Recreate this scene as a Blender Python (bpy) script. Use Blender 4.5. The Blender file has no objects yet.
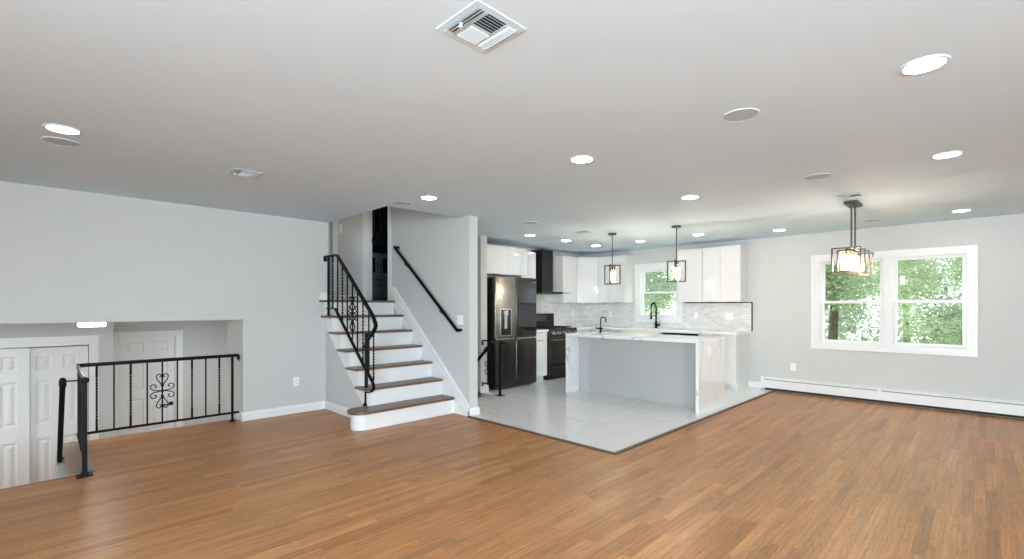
import bpy, bmesh, math, random
from mathutils import Vector, Matrix
random.seed(7)
SC = bpy.context.scene
COL = SC.collection
PI = math.pi

# ------------------------------------------------------------------ camera, world, light, exposure
cam_d = bpy.data.cameras.new('camera')
cam = bpy.data.objects.new('camera', cam_d)
COL.objects.link(cam)
cam.location = (0, 0, 1.336)
cam.rotation_euler = (PI/2, 0, -PI/4)
cam_d.sensor_fit = 'HORIZONTAL'
cam_d.sensor_width = 36
cam_d.lens = 474/1024*36
cam_d.shift_y = 27/1024
cam_d.clip_start = .05
SC.camera = cam

SC.view_settings.view_transform = 'Standard'
SC.view_settings.look = 'None'
SC.view_settings.gamma = 1
SC.view_settings.use_curve_mapping = False
SC.view_settings.exposure = 1.04
SC.cycles.use_denoising = True
SC.cycles.max_bounces = 10
SC.cycles.diffuse_bounces = 7
SC.cycles.sample_clamp_indirect = 6
SC.cycles.caustics_reflective = False
SC.cycles.caustics_refractive = False

W = bpy.data.worlds.new('overcast_sky')
SC.world = W
W.use_nodes = True
W.node_tree.nodes['Background'].inputs[0].default_value = (.90, .96, 1, 1)
W.node_tree.nodes['Background'].inputs[1].default_value = 2.6

LENS = 18.0       # recessed light lens emission
BULB = 240.0      # pendants over the island; the chandelier's four bulbs are dimmer

def area_light(name, loc, rot, sx, sy, power, col=(1, 1, 1)):
    l = bpy.data.lights.new(name, 'AREA')
    l.shape = 'RECTANGLE'; l.size = sx; l.size_y = sy; l.energy = power; l.color = col
    o = bpy.data.objects.new(name, l); COL.objects.link(o)
    o.location = loc; o.rotation_euler = rot
    return o
sun_d = bpy.data.lights.new('sun', 'SUN'); sun_d.energy = 2.5; sun_d.angle = .05
sun = bpy.data.objects.new('sun', sun_d); COL.objects.link(sun)
sun.rotation_euler = (math.radians(40), 0, math.radians(200))
# daylight added as fill, through two added windows unseen behind the camera
area_light('added_daylight', (-1.0, -4.35, 1.45), (PI/2, 0, 0), 2.4, 1.6, 145, (.73, .875, 1))
area_light('added_daylight', (-2.95, -1.0, 1.40), (PI/2, 0, -PI/2), 2.4, 1.7, 300, (.73, .875, 1))
# unseen lights added to brighten the two halls and the bathroom
area_light('hall_fill_light', (3.4, 6.7, 3.8), (0, 0, 0), .25, .25, 3, (1, .93, .85))
area_light('hall_fill_light', (-1.7, 7.5, 1.16), (0, 0, 0), .3, .3, 17, (.88, .95, 1))
area_light('hall_fill_light', (2.7, 8.4, 1.16), (0, 0, 0), .3, .3, 32, (.88, .95, 1))
area_light('bathroom_fill_light', (4.9, 8.6, 3.8), (0, 0, 0), .25, .25, 1.2, (.8, .92, 1))
# recessed lamps of the same grid above and behind the camera
for _p in ((.11, 2.1), (.11, .2), (-1.6, 4.0)): area_light('recessed_lamp_light', (*_p, 2.43), (0, 0, 0), .13, .13, 2.6, (.95, .98, 1))

# ------------------------------------------------------------------ materials
class N:
    def __init__(s, name):
        s.m = bpy.data.materials.new(name); s.m.use_nodes = True
        s.t = s.m.node_tree; s.b = s.t.nodes['Principled BSDF']; s.out = s.t.nodes['Material Output']
    def n(s, typ, **k):
        o = s.t.nodes.new(typ)
        for a, v in k.items(): setattr(o, a, v)
        return o
    def put(s, sock, v):
        if isinstance(v, bpy.types.NodeSocket): s.t.links.new(v, sock)
        else: sock.default_value = v
    def math(s, op, a, b=0., c=0.):
        o = s.n('ShaderNodeMath', operation=op)
        s.put(o.inputs[0], a); s.put(o.inputs[1], b); s.put(o.inputs[2], c)
        return o.outputs[0]
    def coord(s):
        return s.n('ShaderNodeTexCoord').outputs['Object']
    def sep(s, v):
        o = s.n('ShaderNodeSeparateXYZ'); s.put(o.inputs[0], v); return o.outputs
    def comb(s, x, y, z):
        o = s.n('ShaderNodeCombineXYZ')
        for i, v in enumerate((x, y, z)): s.put(o.inputs[i], v)
        return o.outputs[0]
    def noise(s, v, scale, detail=3, rough=.5, dist=0.):
        o = s.n('ShaderNodeTexNoise'); s.put(o.inputs['Vector'], v)
        o.inputs['Scale'].default_value = scale; o.inputs['Detail'].default_value = detail
        o.inputs['Roughness'].default_value = rough; o.inputs['Distortion'].default_value = dist
        return o.outputs[0]
    def ramp(s, f, stops):
        o = s.n('ShaderNodeValToRGB'); s.put(o.inputs[0], f)
        e = o.color_ramp.elements
        while len(e) < len(stops): e.new(.5)
        for el, (p, c) in zip(e, stops):
            el.position = p; el.color = (c, c, c, 1) if isinstance(c, (int, float)) else (*c, 1)
        return o.outputs[0]
    def mix(s, f, a, b, typ='MIX'):
        o = s.n('ShaderNodeMix', data_type='RGBA', blend_type=typ)
        s.put(o.inputs[0], f)
        for i, v in ((6, a), (7, b)):
            s.put(o.inputs[i], v if isinstance(v, bpy.types.NodeSocket) else (*v, 1))
        return o.outputs[2]
    def bump(s, h, strength, dist=.002):
        o = s.n('ShaderNodeBump'); s.put(o.inputs['Height'], h)
        o.inputs['Strength'].default_value = strength; o.inputs['Distance'].default_value = dist
        s.t.links.new(o.outputs[0], s.b.inputs['Normal'])
    def base(s, c): s.put(s.b.inputs['Base Color'], c if isinstance(c, bpy.types.NodeSocket) else (*c, 1))
    def set(s, rough=.5, metal=0, spec=.5, coat=0):
        s.put(s.b.inputs['Roughness'], rough); s.put(s.b.inputs['Metallic'], metal)
        s.put(s.b.inputs['Specular IOR Level'], spec); s.put(s.b.inputs['Coat Weight'], coat)

def plain(name, c, rough=.5, metal=0, spec=.5, var=.03, scale=6, bump=0, coat=0):
    k = N(name); k.set(rough, metal, spec, coat)
    f = k.noise(k.coord(), scale, 4)
    lo = tuple(max(0, v*(1-var)) for v in c); hi = tuple(min(1, v*(1+var)) for v in c)
    k.base(k.ramp(f, [(.3, lo), (.7, hi)]))
    if bump: k.bump(k.noise(k.coord(), 180, 3), bump)
    return k.m

def emit(name, c, strength):
    k = N(name); e = k.n('ShaderNodeEmission'); e.inputs[0].default_value = (*c, 1); e.inputs[1].default_value = strength
    k.t.links.new(e.outputs[0], k.out.inputs[0]); return k.m

def glassy(name, tint=(1, 1, 1), gloss=.06, rough=.0):
    k = N(name)
    t = k.n('ShaderNodeBsdfTransparent'); t.inputs[0].default_value = (*tint, 1)
    g = k.n('ShaderNodeBsdfGlossy'); g.inputs['Roughness'].default_value = rough
    lw = k.n('ShaderNodeLayerWeight'); lw.inputs[0].default_value = .25
    f = k.math('ADD', k.math('MULTIPLY', lw.outputs['Facing'], .12), gloss)
    mx = k.n('ShaderNodeMixShader'); k.put(mx.inputs[0], f)
    k.t.links.new(t.outputs[0], mx.inputs[1]); k.t.links.new(g.outputs[0], mx.inputs[2])
    k.t.links.new(mx.outputs[0], k.out.inputs[0]); return k.m

def oak_floor():
    k = N('oak_strip_floor'); x, y, z = k.sep(k.coord())
    ROW = .058
    yr = k.math('DIVIDE', y, ROW); row = k.math('FLOOR', yr)
    wn = k.n('ShaderNodeTexWhiteNoise', noise_dimensions='1D'); k.put(wn.inputs['W'], row)
    xs = k.math('ADD', k.math('DIVIDE', x, .85), k.math('MULTIPLY', wn.outputs[0], 13.7))
    col = k.math('FLOOR', xs)
    w2 = k.n('ShaderNodeTexWhiteNoise', noise_dimensions='2D'); k.put(w2.inputs['Vector'], k.comb(row, col, 0))
    r = w2.outputs[0]; r5 = k.math('MULTIPLY', r, 57.)
    tone = k.ramp(r, [(0, (.355, .153, .051)), (.2, (.435, .193, .066)), (.8, (.475, .218, .076)), (1, (.53, .258, .095))])
    # fine pores running along the strip
    g1 = k.noise(k.comb(k.math('ADD', k.math('MULTIPLY', x, 2.2), r5), k.math('MULTIPLY', y, 70), r5), 1, 6, .6)
    c = k.mix(1, tone, k.ramp(g1, [(.32, .68), (.62, 1.07)]), 'MULTIPLY')
    # cathedral figure
    g2 = k.noise(k.comb(k.math('ADD', k.math('MULTIPLY', x, 1.1), r5), k.math('MULTIPLY', y, 9), r5), 1.3, 2, .4)
    ring = k.math('SINE', k.math('MULTIPLY', g2, 75.))
    c = k.mix(1, c, k.ramp(ring, [(.0, 1.03), (.7, 1.0), (1, .80)]), 'MULTIPLY')
    w3 = k.n('ShaderNodeTexWhiteNoise', noise_dimensions='2D'); k.put(w3.inputs['Vector'], k.comb(col, row, 0))
    c = k.mix(1, c, k.ramp(w3.outputs[0], [(0, (.86, .90, .98)), (.2, (.95, .97, 1.0)), (.5, (1, 1, 1)), (1, (1.05, 1.0, .95))]), 'MULTIPLY')
    # soft broad variation, stain
    g3 = k.noise(k.coord(), .9, 2)
    c = k.mix(1, c, k.ramp(g3, [(.3, (.93, .93, .95)), (.7, (1.05, 1.04, 1.02))]), 'MULTIPLY')
    fy = k.math('FRACT', yr); fx = k.math('FRACT', xs)
    e1 = k.math('LESS_THAN', fy, .035); e2 = k.math('LESS_THAN', fx, .0035)
    gap = k.math('MAXIMUM', e1, e2)
    c = k.mix(k.math('MULTIPLY', gap, .45), c, (.10, .05, .025))
    k.base(c); k.set(.36, 0, .36)
    k.put(k.b.inputs['Roughness'], k.math('ADD', k.math('MULTIPLY', g1, .14), .30))
    return k.m

def plank_wood(name, a, b, axis=0, rough=.4):
    k = N(name); x, y, z = k.sep(k.coord())
    v = [k.math('MULTIPLY', q, 40) for q in (x, y, z)]
    v[axis] = k.math('MULTIPLY', (x, y, z)[axis], 2.5)
    g = k.noise(k.comb(*v), 1, 6, .6)
    k.base(k.ramp(g, [(.3, a), (.7, b)])); k.set(rough); return k.m

def vein_nodes(k, v, scale, width, dist=1.3):
    f = k.noise(v, scale, 6, .55, dist)
    return k.ramp(k.math('ABSOLUTE', k.math('SUBTRACT', f, .5)), [(0, 1.), (width, 0.)])

def marble_tile():
    k = N('marble_look_tile'); co = k.coord(); x, y, z = k.sep(co)
    br = k.n('ShaderNodeTexBrick'); k.put(br.inputs['Vector'], k.comb(k.math('SUBTRACT', x, 3.67), k.math('SUBTRACT', y, 2.39), 0))
    br.inputs['Scale'].default_value = 1; br.inputs['Brick Width'].default_value = .61; br.inputs['Row Height'].default_value = .305
    br.inputs['Mortar Size'].default_value = .0022; br.inputs['Color1'].default_value = (0, 0, 0, 1); br.inputs['Color2'].default_value = (1, 1, 1, 1)
    br.inputs['Mortar Smooth'].default_value = 0
    sh = k.n('ShaderNodeVectorMath', operation='ADD'); k.put(sh.inputs[0], co)
    k.put(sh.inputs[1], k.comb(k.math('MULTIPLY', br.outputs[0], 9.), k.math('MULTIPLY', br.outputs[0], 5.), 0.))
    v = vein_nodes(k, sh.outputs[0], 1.6, .012)
    msk = k.ramp(k.noise(sh.outputs[0], 1.1, 2), [(.42, 0.), (.62, .85)])
    c = k.mix(k.math('MULTIPLY', v, msk), (.74, .74, .73), (.38, .38, .37))
    c = k.mix(k.ramp(k.noise(sh.outputs[0], 2.5, 3), [(.4, 0.), (.8, .16)]), c, (.58, .58, .575))
    c = k.mix(k.math('MULTIPLY', br.outputs['Fac'], .55), c, (.45, .45, .44))
    k.base(c); k.set(.22, 0, .5); return k.m

def quartz():
    k = N('veined_quartz'); co = k.coord()
    mp = k.n('ShaderNodeMapping'); k.put(mp.inputs[0], co); mp.inputs['Rotation'].default_value = (.5, .3, .4); mp.inputs['Scale'].default_value = (1.3, 1.3, .55)
    v = vein_nodes(k, mp.outputs[0], 1.25, .009, .9)
    msk = k.ramp(k.noise(co, 1.7, 2), [(.48, .02), (.66, .85)])
    c = k.mix(k.math('MULTIPLY', v, msk), (.78, .78, .77), (.36, .36, .35))
    v2 = vein_nodes(k, mp.outputs[0], 4., .012, 1.5)
    msk2 = k.ramp(k.noise(co, 3.1, 2), [(.5, 0.), (.7, .35)])
    c = k.mix(k.math('MULTIPLY', v2, msk2), c, (.45, .44, .42))
    x, y, z = k.sep(co)
    q = k.math('ADD', k.math('ADD', x, k.math('MULTIPLY', z, -.24)), k.math('ADD', k.math('MULTIPLY', y, .31), k.math('MULTIPLY', k.noise(co, 3.2, 5, .6), .16)))
    f = k.math('ABSOLUTE', k.math('SUBTRACT', k.math('FRACT', k.math('DIVIDE', q, .29)), .5))
    ln = k.ramp(f, [(0, 1.), (.028, 0.)])
    m3 = k.ramp(k.noise(co, 4.5, 2), [(.40, .0), (.55, .8)])
    # the broad veins run up the slab faces
    up = k.math('LESS_THAN', z, .9)
    c = k.mix(k.math('MULTIPLY', k.math('MULTIPLY', ln, m3), up), c, (.36, .36, .35))
    k.base(c); k.set(.12, 0, .5); return k.m

def mosaic():
    k = N('marble_mosaic'); x, y, z = k.sep(k.coord())
    br = k.n('ShaderNodeTexBrick'); k.put(br.inputs['Vector'], k.comb(k.math('ADD', x, y), z, 0))
    br.inputs['Scale'].default_value = 1; br.inputs['Brick Width'].default_value = .13; br.inputs['Row Height'].default_value = .045
    br.inputs['Mortar Size'].default_value = .0026; br.inputs['Color1'].default_value = (.64, .65, .64, 1); br.inputs['Color2'].default_value = (.76, .76, .75, 1)
    br.inputs['Mortar'].default_value = (.58, .58, .57, 1); br.inputs['Mortar Smooth'].default_value = .2
    nz = k.noise(k.coord(), 9, 5, .6, 1.)
    c = k.mix(1, br.outputs[0], k.ramp(nz, [(.35, .92), (.6, 1.03)]), 'MULTIPLY')
    k.base(c); k.set(.25, 0, .5); k.bump(k.math('SUBTRACT', 1., br.outputs['Fac']), .25, .002); return k.m

def leaf_mat(name, a, b, tr):
    k = N(name); oi = k.n('ShaderNodeNewGeometry')
    c = k.ramp(oi.outputs['Random Per Island'], [(0, a), (1, b)])
    d = k.n('ShaderNodeBsdfDiffuse'); k.put(d.inputs[0], c)
    t = k.n('ShaderNodeBsdfTranslucent'); k.put(t.inputs[0], k.mix(.5, c, tr))
    mx = k.n('ShaderNodeMixShader'); mx.inputs[0].default_value = .5
    k.t.links.new(d.outputs[0], mx.inputs[1]); k.t.links.new(t.outputs[0], mx.inputs[2])
    k.t.links.new(mx.outputs[0], k.out.inputs[0]); return k.m

def frosted(name):
    k = N(name)
    t = k.n('ShaderNodeBsdfTransparent'); t.inputs[0].default_value = (1, .97, .93, 1)
    d = k.n('ShaderNodeBsdfTranslucent'); d.inputs[0].default_value = (.95, .78, .55, 1)
    x, y, z = k.sep(k.coord())
    g = k.noise(k.comb(k.math('MULTIPLY', x, 90), k.math('MULTIPLY', y, 90), k.math('MULTIPLY', z, 4)), 1, 2)
    mx = k.n('ShaderNodeMixShader'); k.put(mx.inputs[0], k.ramp(g, [(.35, .04), (.65, .13)]))
    k.t.links.new(t.outputs[0], mx.inputs[1]); k.t.links.new(d.outputs[0], mx.inputs[2])
    k.t.links.new(mx.outputs[0], k.out.inputs[0]); return k.m

def brushed(name, c, rough, axis=2):
    k = N(name); x, y, z = k.sep(k.coord())
    v = [k.math('MULTIPLY', q, 160) for q in (x, y, z)]; v[axis] = k.math('MULTIPLY', (x, y, z)[axis], 3)
    g = k.noise(k.comb(*v), 1, 3)
    k.base(c); k.set(rough, 1); k.put(k.b.inputs['Roughness'], k.math('ADD', k.math('MULTIPLY', g, .12), rough-.06)); return k.m

M = dict(
    wall=plain('grey_wall_paint', (.553, .565, .548), .62, 0, .3, .012, 2, .04),
    wallblue=plain('daylit_stair_side_paint', (.55, .566, .56), .62, 0, .3, .012, 2, .04),  # wall paint with the bluish cast of daylight put into its colour
    ceil=plain('ceiling_paint', (.625, .75, .845), .8, 0, .2, .01, 2, .03),  # blue tint put into the paint to cancel warm bounce off the floor
    trim=plain('white_trim_paint', (.765, .77, .76), .35, 0, .5, .01),
    door=plain('white_door_paint', (.74, .745, .735), .4, 0, .5, .01),
    gloss=plain('white_gloss_lacquer', (.69, .69, .68), .07, 0, .5, .006, 3, 0, .2),
    greyg=plain('grey_gloss_lacquer', (.43, .425, .41), .10, 0, .5, .01, 3, 0, .3),
    floor=oak_floor(), tile=marble_tile(), quartz=quartz(), mosaic=mosaic(),
    tread=plank_wood('dark_oak_tread', (.105, .058, .036), (.20, .122, .08), 0, .38),
    nosing=plank_wood('oak_nosing', (.22, .13, .08), (.34, .22, .14), 1, .4),
    edge=plain('dark_edge_strip', (.10, .07, .045), .45, 0, .5, .2, 30),
    black=plain('black_satin_metal', (.005, .005, .0055), .40, 0, .14, .2, 40),
    bronze=plain('dark_bronze_metal', (.075, .068, .06), .35, .7, .5, .15, 40),
    steel=brushed('black_stainless', (.27, .245, .22), .27),
    steeldk=brushed('black_stainless_dark', (.082, .076, .072), .25),
    chrome=brushed('brushed_chrome', (.55, .54, .52), .25),
    bglass=plain('black_glass', (.012, .012, .013), .06, 0, .6, .05),
    bmatte=plain('black_enamel', (.011, .011, .0115), .42, 0, .3, .1, 20),
    iron=plain('cast_iron', (.018, .018, .018), .6, 0, .4, .2, 60, .2),
    plate=plain('white_plastic', (.84, .83, .80), .35, 0, .5, .01),
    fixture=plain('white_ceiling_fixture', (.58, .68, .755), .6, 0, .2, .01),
    speaker=plain('speaker_grille', (.44, .51, .56), .7, 0, .3, .03, 200, .3),
    slotdk=plain('dark_slot', (.03, .032, .03), .8, 0, .2, .05),
    heater=plain('white_enamel', (.76, .77, .76), .35, 0, .5, .01),
    teal=plain('dark_teal_paint', (.022, .042, .05), .6, 0, .3, .03),
    vanity=plain('dimmed_white_blue_paint', (.30, .33, .36), .45, 0, .4, .03),  # white-blue vanity paint darkened, the dim room put into its colour
    porc=plain('white_porcelain', (.82, .80, .76), .12, 0, .5, .01),
    lens=emit('lit_lens', (.95, .98, 1), LENS),
    bulb=emit('lit_bulb', (1, .85, .68), BULB), bulb2=emit('dimmer_lit_bulb', (1, .85, .68), BULB*.40),
    shade=frosted('seeded_glass_shade'),
    pane=glassy('window_glass', (.97, 1, .98), .03), clear=glassy('clear_glass', (.97, .98, .98), .05),
    hoodglass=glassy('smoked_glass', (.75, .78, .78), .12),
    led=emit('blue_display', (.15, .4, 1), 3.),
    bark=plain('bark', (.10, .075, .055), .9, 0, .2, .4, 12, .5),
    leaf=leaf_mat('green_leaves', (.19, .255, .15), (.56, .63, .45), (.6, .66, .42)),
    leaf2=leaf_mat('bluish_green_leaves', (.14, .195, .145), (.48, .55, .43), (.5, .57, .4)),
    lawn=plain('lawn', (.10, .20, .05), .9, 0, .2, .3, 8),
    stone=plain('exterior_grey', (.4, .4, .4), .8),
)

# ------------------------------------------------------------------ geometry helpers
class MB:
    def __init__(s, T=None):
        s.bm = bmesh.new(); s.T = T or (lambda x, y, z: (x, y, z))
    def v(s, p): return s.bm.verts.new(s.T(*p))
    def box(s, x0, x1, y0, y1, z0, z1, bev=0, seg=2):
        if bev:
            t = bmesh.new()
            vs = [t.verts.new((x, y, z)) for x in (x0, x1) for y in (y0, y1) for z in (z0, z1)]
            for q in ((0, 1, 3, 2), (4, 6, 7, 5), (0, 4, 5, 1), (2, 3, 7, 6), (0, 2, 6, 4), (1, 5, 7, 3)): t.faces.new([vs[i] for i in q])
            bmesh.ops.bevel(t, geom=t.edges[:], offset=bev, segments=seg, profile=.5, affect='EDGES')
            mp = {a: s.v(a.co) for a in t.verts}
            for f in t.faces: s.bm.faces.new([mp[a] for a in f.verts])
            t.free()
        else:
            vs = [s.v((x, y, z)) for x in (x0, x1) for y in (y0, y1) for z in (z0, z1)]
            for q in ((0, 1, 3, 2), (4, 6, 7, 5), (0, 4, 5, 1), (2, 3, 7, 6), (0, 2, 6, 4), (1, 5, 7, 3)): s.bm.faces.new([vs[i] for i in q])
        return s
    def prism(s, poly, a0, a1, axis):
        """poly of 2-D points; axis 'x': points are (y,z); 'y': (x,z); 'z': (x,y)"""
        def P(p, a): return {'x': (a, p[0], p[1]), 'y': (p[0], a, p[1]), 'z': (p[0], p[1], a)}[axis]
        A = [s.v(P(p, a0)) for p in poly]; B = [s.v(P(p, a1)) for p in poly]; n = len(poly)
        s.bm.faces.new(A); s.bm.faces.new(B[::-1])
        for i in range(n): s.bm.faces.new((A[i], B[i], B[(i+1) % n], A[(i+1) % n]))
        return s
    def ring(s, rings, cap=True, closed=False):
        R = [[s.v(p) for p in r] for r in rings]; n = len(R[0])
        pairs = list(zip(R, R[1:])) + ([(R[-1], R[0])] if closed else [])
        for a, b in pairs:
            for i in range(n): s.bm.faces.new((a[i], a[(i+1) % n], b[(i+1) % n], b[i]))
        if cap and not closed: s.bm.faces.new(R[0][::-1]); s.bm.faces.new(R[-1])
        return s
    def tube(s, pts, r, seg=8, sq=False, up=None, w=None):
        """sweep along pts; sq: square bar of half-width r (or r x w)"""
        pts = [Vector(p) for p in pts]; rings = []; prev = None
        for i, p in enumerate(pts):
            t = (pts[min(i+1, len(pts)-1)]-pts[max(i-1, 0)]).normalized()
            if prev is None:
                ref = Vector(up) if up else (Vector((0, 0, 1)) if abs(t.z) < .9 else Vector((1, 0, 0)))
                a = t.cross(ref).normalized()
            else:
                a = (prev-t*prev.dot(t)).normalized()
            prev = a; b = t.cross(a).normalized()
            rr = r[i] if isinstance(r, (list, tuple)) else r
            if sq:
                ww = w or rr
                rings.append([p+a*rr*sx+b*ww*sy for sx, sy in ((1, 1), (-1, 1), (-1, -1), (1, -1))])
            else:
                rings.append([p+(a*math.cos(2*PI*j/seg)+b*math.sin(2*PI*j/seg))*rr for j in range(seg)])
        return s.ring(rings)
    def cyl(s, p0, p1, r, seg=20): return s.tube([p0, p1], r, seg)
    def lathe(s, c, prof, seg=32):
        """prof: (radius, z) relative to c, about the vertical axis"""
        return s.ring([[(c[0]+r*math.cos(2*PI*j/seg), c[1]+r*math.sin(2*PI*j/seg), c[2]+z) for j in range(seg)] for r, z in prof])
    def twist(s, p0, p1, h, a=.15, b=.85, turns=5):
        """square upright bar, twisted between fractions a and b"""
        p0 = Vector(p0); p1 = Vector(p1); rings = []
        n = 84; ts = [0, a]+[a+(b-a)*i/n for i in range(1, n)]+[b, 1]
        for t in ts:
            ang = 0 if t <= a else (2*PI*turns/1. if t >= b else 2*PI*turns*(t-a)/(b-a))
            p = p0.lerp(p1, t)
            ca, sa = math.cos(ang), math.sin(ang)
            rings.append([(p.x+u*ca-w*sa, p.y+u*sa+w*ca, p.z) for u, w in ((h*1.5, h*.5), (-h*1.5, h*.5), (-h*1.5, -h*.5), (h*1.5, -h*.5))])
        return s.ring(rings)
    def frame(s, u0, u1, w0, w1, wid, v0, v1, bev=0):
        """rectangular frame in local (u,v,w)"""
        s.box(u0, u0+wid, v0, v1, w0, w1, bev); s.box(u1-wid, u1, v0, v1, w0, w1, bev)
        s.box(u0+wid, u1-wid, v0, v1, w0, w0+wid, bev); s.box(u0+wid, u1-wid, v0, v1, w1-wid, w1, bev)
        return s
    def mesh(s, name, smooth=False, off=(0, 0, 0)):
        bmesh.ops.recalc_face_normals(s.bm, faces=s.bm.faces[:])
        bmesh.ops.translate(s.bm, verts=s.bm.verts[:], vec=-Vector(off))
        me = bpy.data.meshes.new(name); s.bm.to_mesh(me); s.bm.free()
        if smooth:
            for p in me.polygons: p.use_smooth = True
            try: me.set_sharp_from_angle(angle=math.radians(40))
            except Exception: pass
        return me

def base_of(p):
    while p.parent: p = p.parent
    return p.location
def thing(name, label, cat, loc=(0, 0, 0), group=None):
    o = bpy.data.objects.new(name, None); COL.objects.link(o); o.location = loc; o.empty_display_size = .1
    o['label'] = label; o['category'] = cat
    if group: o['group'] = group
    return o
def part(name, mb, m, parent, smooth=False, label=None):
    o = bpy.data.objects.new(name, mb.mesh(name, smooth, base_of(parent))); COL.objects.link(o)
    o.data.materials.append(m); o.parent = parent
    if label: o['label'] = label
    return o
def solo(name, mb, m, label, cat, loc=(0, 0, 0), group=None, smooth=False):
    o = bpy.data.objects.new(name, mb.mesh(name, smooth, loc)); COL.objects.link(o); o.location = loc
    o.data.materials.append(m); o['label'] = label; o['category'] = cat
    if group: o['group'] = group
    return o
def struct(name, mb, m, parent=None, smooth=False):
    o = bpy.data.objects.new(name, mb.mesh(name, smooth, base_of(parent) if parent else (0, 0, 0))); COL.objects.link(o)
    o.data.materials.append(m)
    if parent: o.parent = parent
    else: o['kind'] = 'structure'
    return o
def sroot(name, loc):
    o = bpy.data.objects.new(name, None); COL.objects.link(o); o.location = loc; o['kind'] = 'structure'; o.empty_display_size = .1
    return o
def dup(root, loc, label, group=None, rotz=None):
    r = root.copy(); COL.objects.link(r); r.location = loc; r['label'] = label
    if rotz is not None: r.rotation_euler = (0, 0, rotz)
    if group: r['group'] = group
    for ch in list(root.children):
        c = ch.copy(); COL.objects.link(c); c.parent = r
        for g in ch.children:
            d = g.copy(); COL.objects.link(d); d.parent = c
    return r
def spline(cp, n=6):
    """Catmull-Rom through control points"""
    P = [Vector(p) for p in cp]; P = [P[0]*2-P[1]]+P+[P[-1]*2-P[-2]]; out = []
    for i in range(1, len(P)-2):
        a, b, c, d = P[i-1:i+3]
        for j in range(n):
            t = j/n
            out.append(.5*((2*b)+(c-a)*t+(2*a-5*b+4*c-d)*t*t+(3*b-a-3*c+d)*t**3))
    out.append(P[-2]); return out

H = 2.44          # ceiling height
XW = 8.27         # window wall
YK = 6.13         # left wall and stove wall
LF = -1.23        # floor of the lower hall
LC = 1.183        # ceiling of the lower hall
UF = 1.42         # floor of the upper hall
UC = 3.86
X0, Y0 = -2.6, -4.0

# ------------------------------------------------------------------ the shell
b = MB()
b.box(X0, XW, Y0, 2.35, -.05, 0); b.box(X0, 3.67, 2.35, 5.10, -.05, 0)
b.box(.20, 2.66, 5.10, YK, -.05, 0); b.box(.20, 1.69, YK, 6.33, -.05, 0); b.box(2.66, 3.67, 5.10, YK, -.05, 0)
struct('floor', b, M['floor'])
b = MB()
b.box(3.70, XW, 2.385, 5.18, -.05, .012); b.box(4.82, XW, 5.18, YK, -.05, .012)
struct('floor_kitchen', b, M['tile'])
b = MB()
b.box(3.67, XW, 2.35, 2.385, -.05, .016, .004); b.box(3.665, 3.70, 2.385, 4.43, -.05, .016, .004)
struct('trim_1', b, M['edge'])
b = MB(); b.box(.19, .33, 5.10, 6.33, 0, .012, .004); b.box(.165, .20, 5.10, 6.33, -.03, .012, .008)
struct('trim_2', b, M['nosing'])
b = MB()
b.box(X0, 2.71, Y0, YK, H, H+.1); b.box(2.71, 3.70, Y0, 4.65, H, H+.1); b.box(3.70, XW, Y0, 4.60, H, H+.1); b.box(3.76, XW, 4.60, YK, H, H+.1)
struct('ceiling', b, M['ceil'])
# left wall with the low opening to the lower hall
b = MB()
b.box(X0, 1.69, YK, 6.30, LC, H); b.box(X0, -1.5, YK, 6.30, LF, LC)
b.box(1.69, 2.71, YK, 6.77, LF, LC); b.box(1.69, 2.71, YK, 6.30, LC, UC)
struct('wall_left', b, M['wall'])
# wall under the open side of the stairs
b = MB(); b.prism([(4.96, 0), (YK, 0), (YK, 1.12), (5.05, .18), (4.96, .12)], 2.67, 2.74, 'x')
struct('wall_stair', b, M['wallblue'])
# partition beside the stairs
b = MB(); b.box(3.70, 3.83, 4.43, 6.28, -.05, UC)
struct('wall_partition', b, M['wall'])
# stairwell shaft above the ceiling
b = MB(); b.box(2.61, 2.71, 4.55, 6.13, H+.1, UC); b.box(2.71, 3.70, 4.55, 4.65, H+.1, UC)
struct('wall_shaft', b, M['wall'])
# stove wall, wing wall by the refrigerator
b = MB(); b.box(3.83, XW+.15, YK, 6.28, -1.2, UC); struct('wall_back', b, M['wall'])
b = MB(); b.box(4.82, 4.95, 5.50, YK, -1.2, H); b.box(4.82, 4.95, 5.18, 5.50, -1.2, -.05); struct('wall_wing', b, M['wall'])
b = MB(); b.box(3.83, 4.82, 5.10, 5.18, -1.2, -.05); b.box(3.70, 3.83, 5.10, 6.28, -1.2, -.05); b.box(3.70, 4.95, 5.10, 6.28, -1.25, -1.2); struct('wall_basement', b, M['wall'])
# window wall
b = MB()
def wall_holes(mb, u0, u1, z0, z1, holes, B):
    us = sorted({u0, u1, *[h[0] for h in holes], *[h[1] for h in holes]})
    for a, c in zip(us, us[1:]):
        hs = [h for h in holes if h[0] <= a and c <= h[1]]
        if not hs: B(a, c, z0, z1)
        else: B(a, c, z0, hs[0][2]); B(a, c, hs[0][3], z1)
wall_holes(b, Y0-.15, YK, -1.3, H+.1, [(.15, 1.77, .79, 2.02), (3.98, 4.77, 1.13, 2.06)], lambda a, c, p, q: b.box(XW, XW+.15, a, c, p, q))
struct('wall_right', b, M['wall'])
# the two walls behind the camera, each with an added window opening
b = MB(); wall_holes(b, X0-.15, XW, -.05, H+.1, [(-2.2, .2, .6, 2.25)], lambda a, c, p, q: b.box(a, c, Y0-.15, Y0, p, q))
struct('wall_front', b, M['wall'])
b = MB(); wall_holes(b, Y0, 6.3, -1.3, H+.1, [(-2.2, .2, .5, 2.25)], lambda a, c, p, q: b.box(X0-.15, X0, a, c, p, q))
struct('wall_rear', b, M['wall'])

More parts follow.
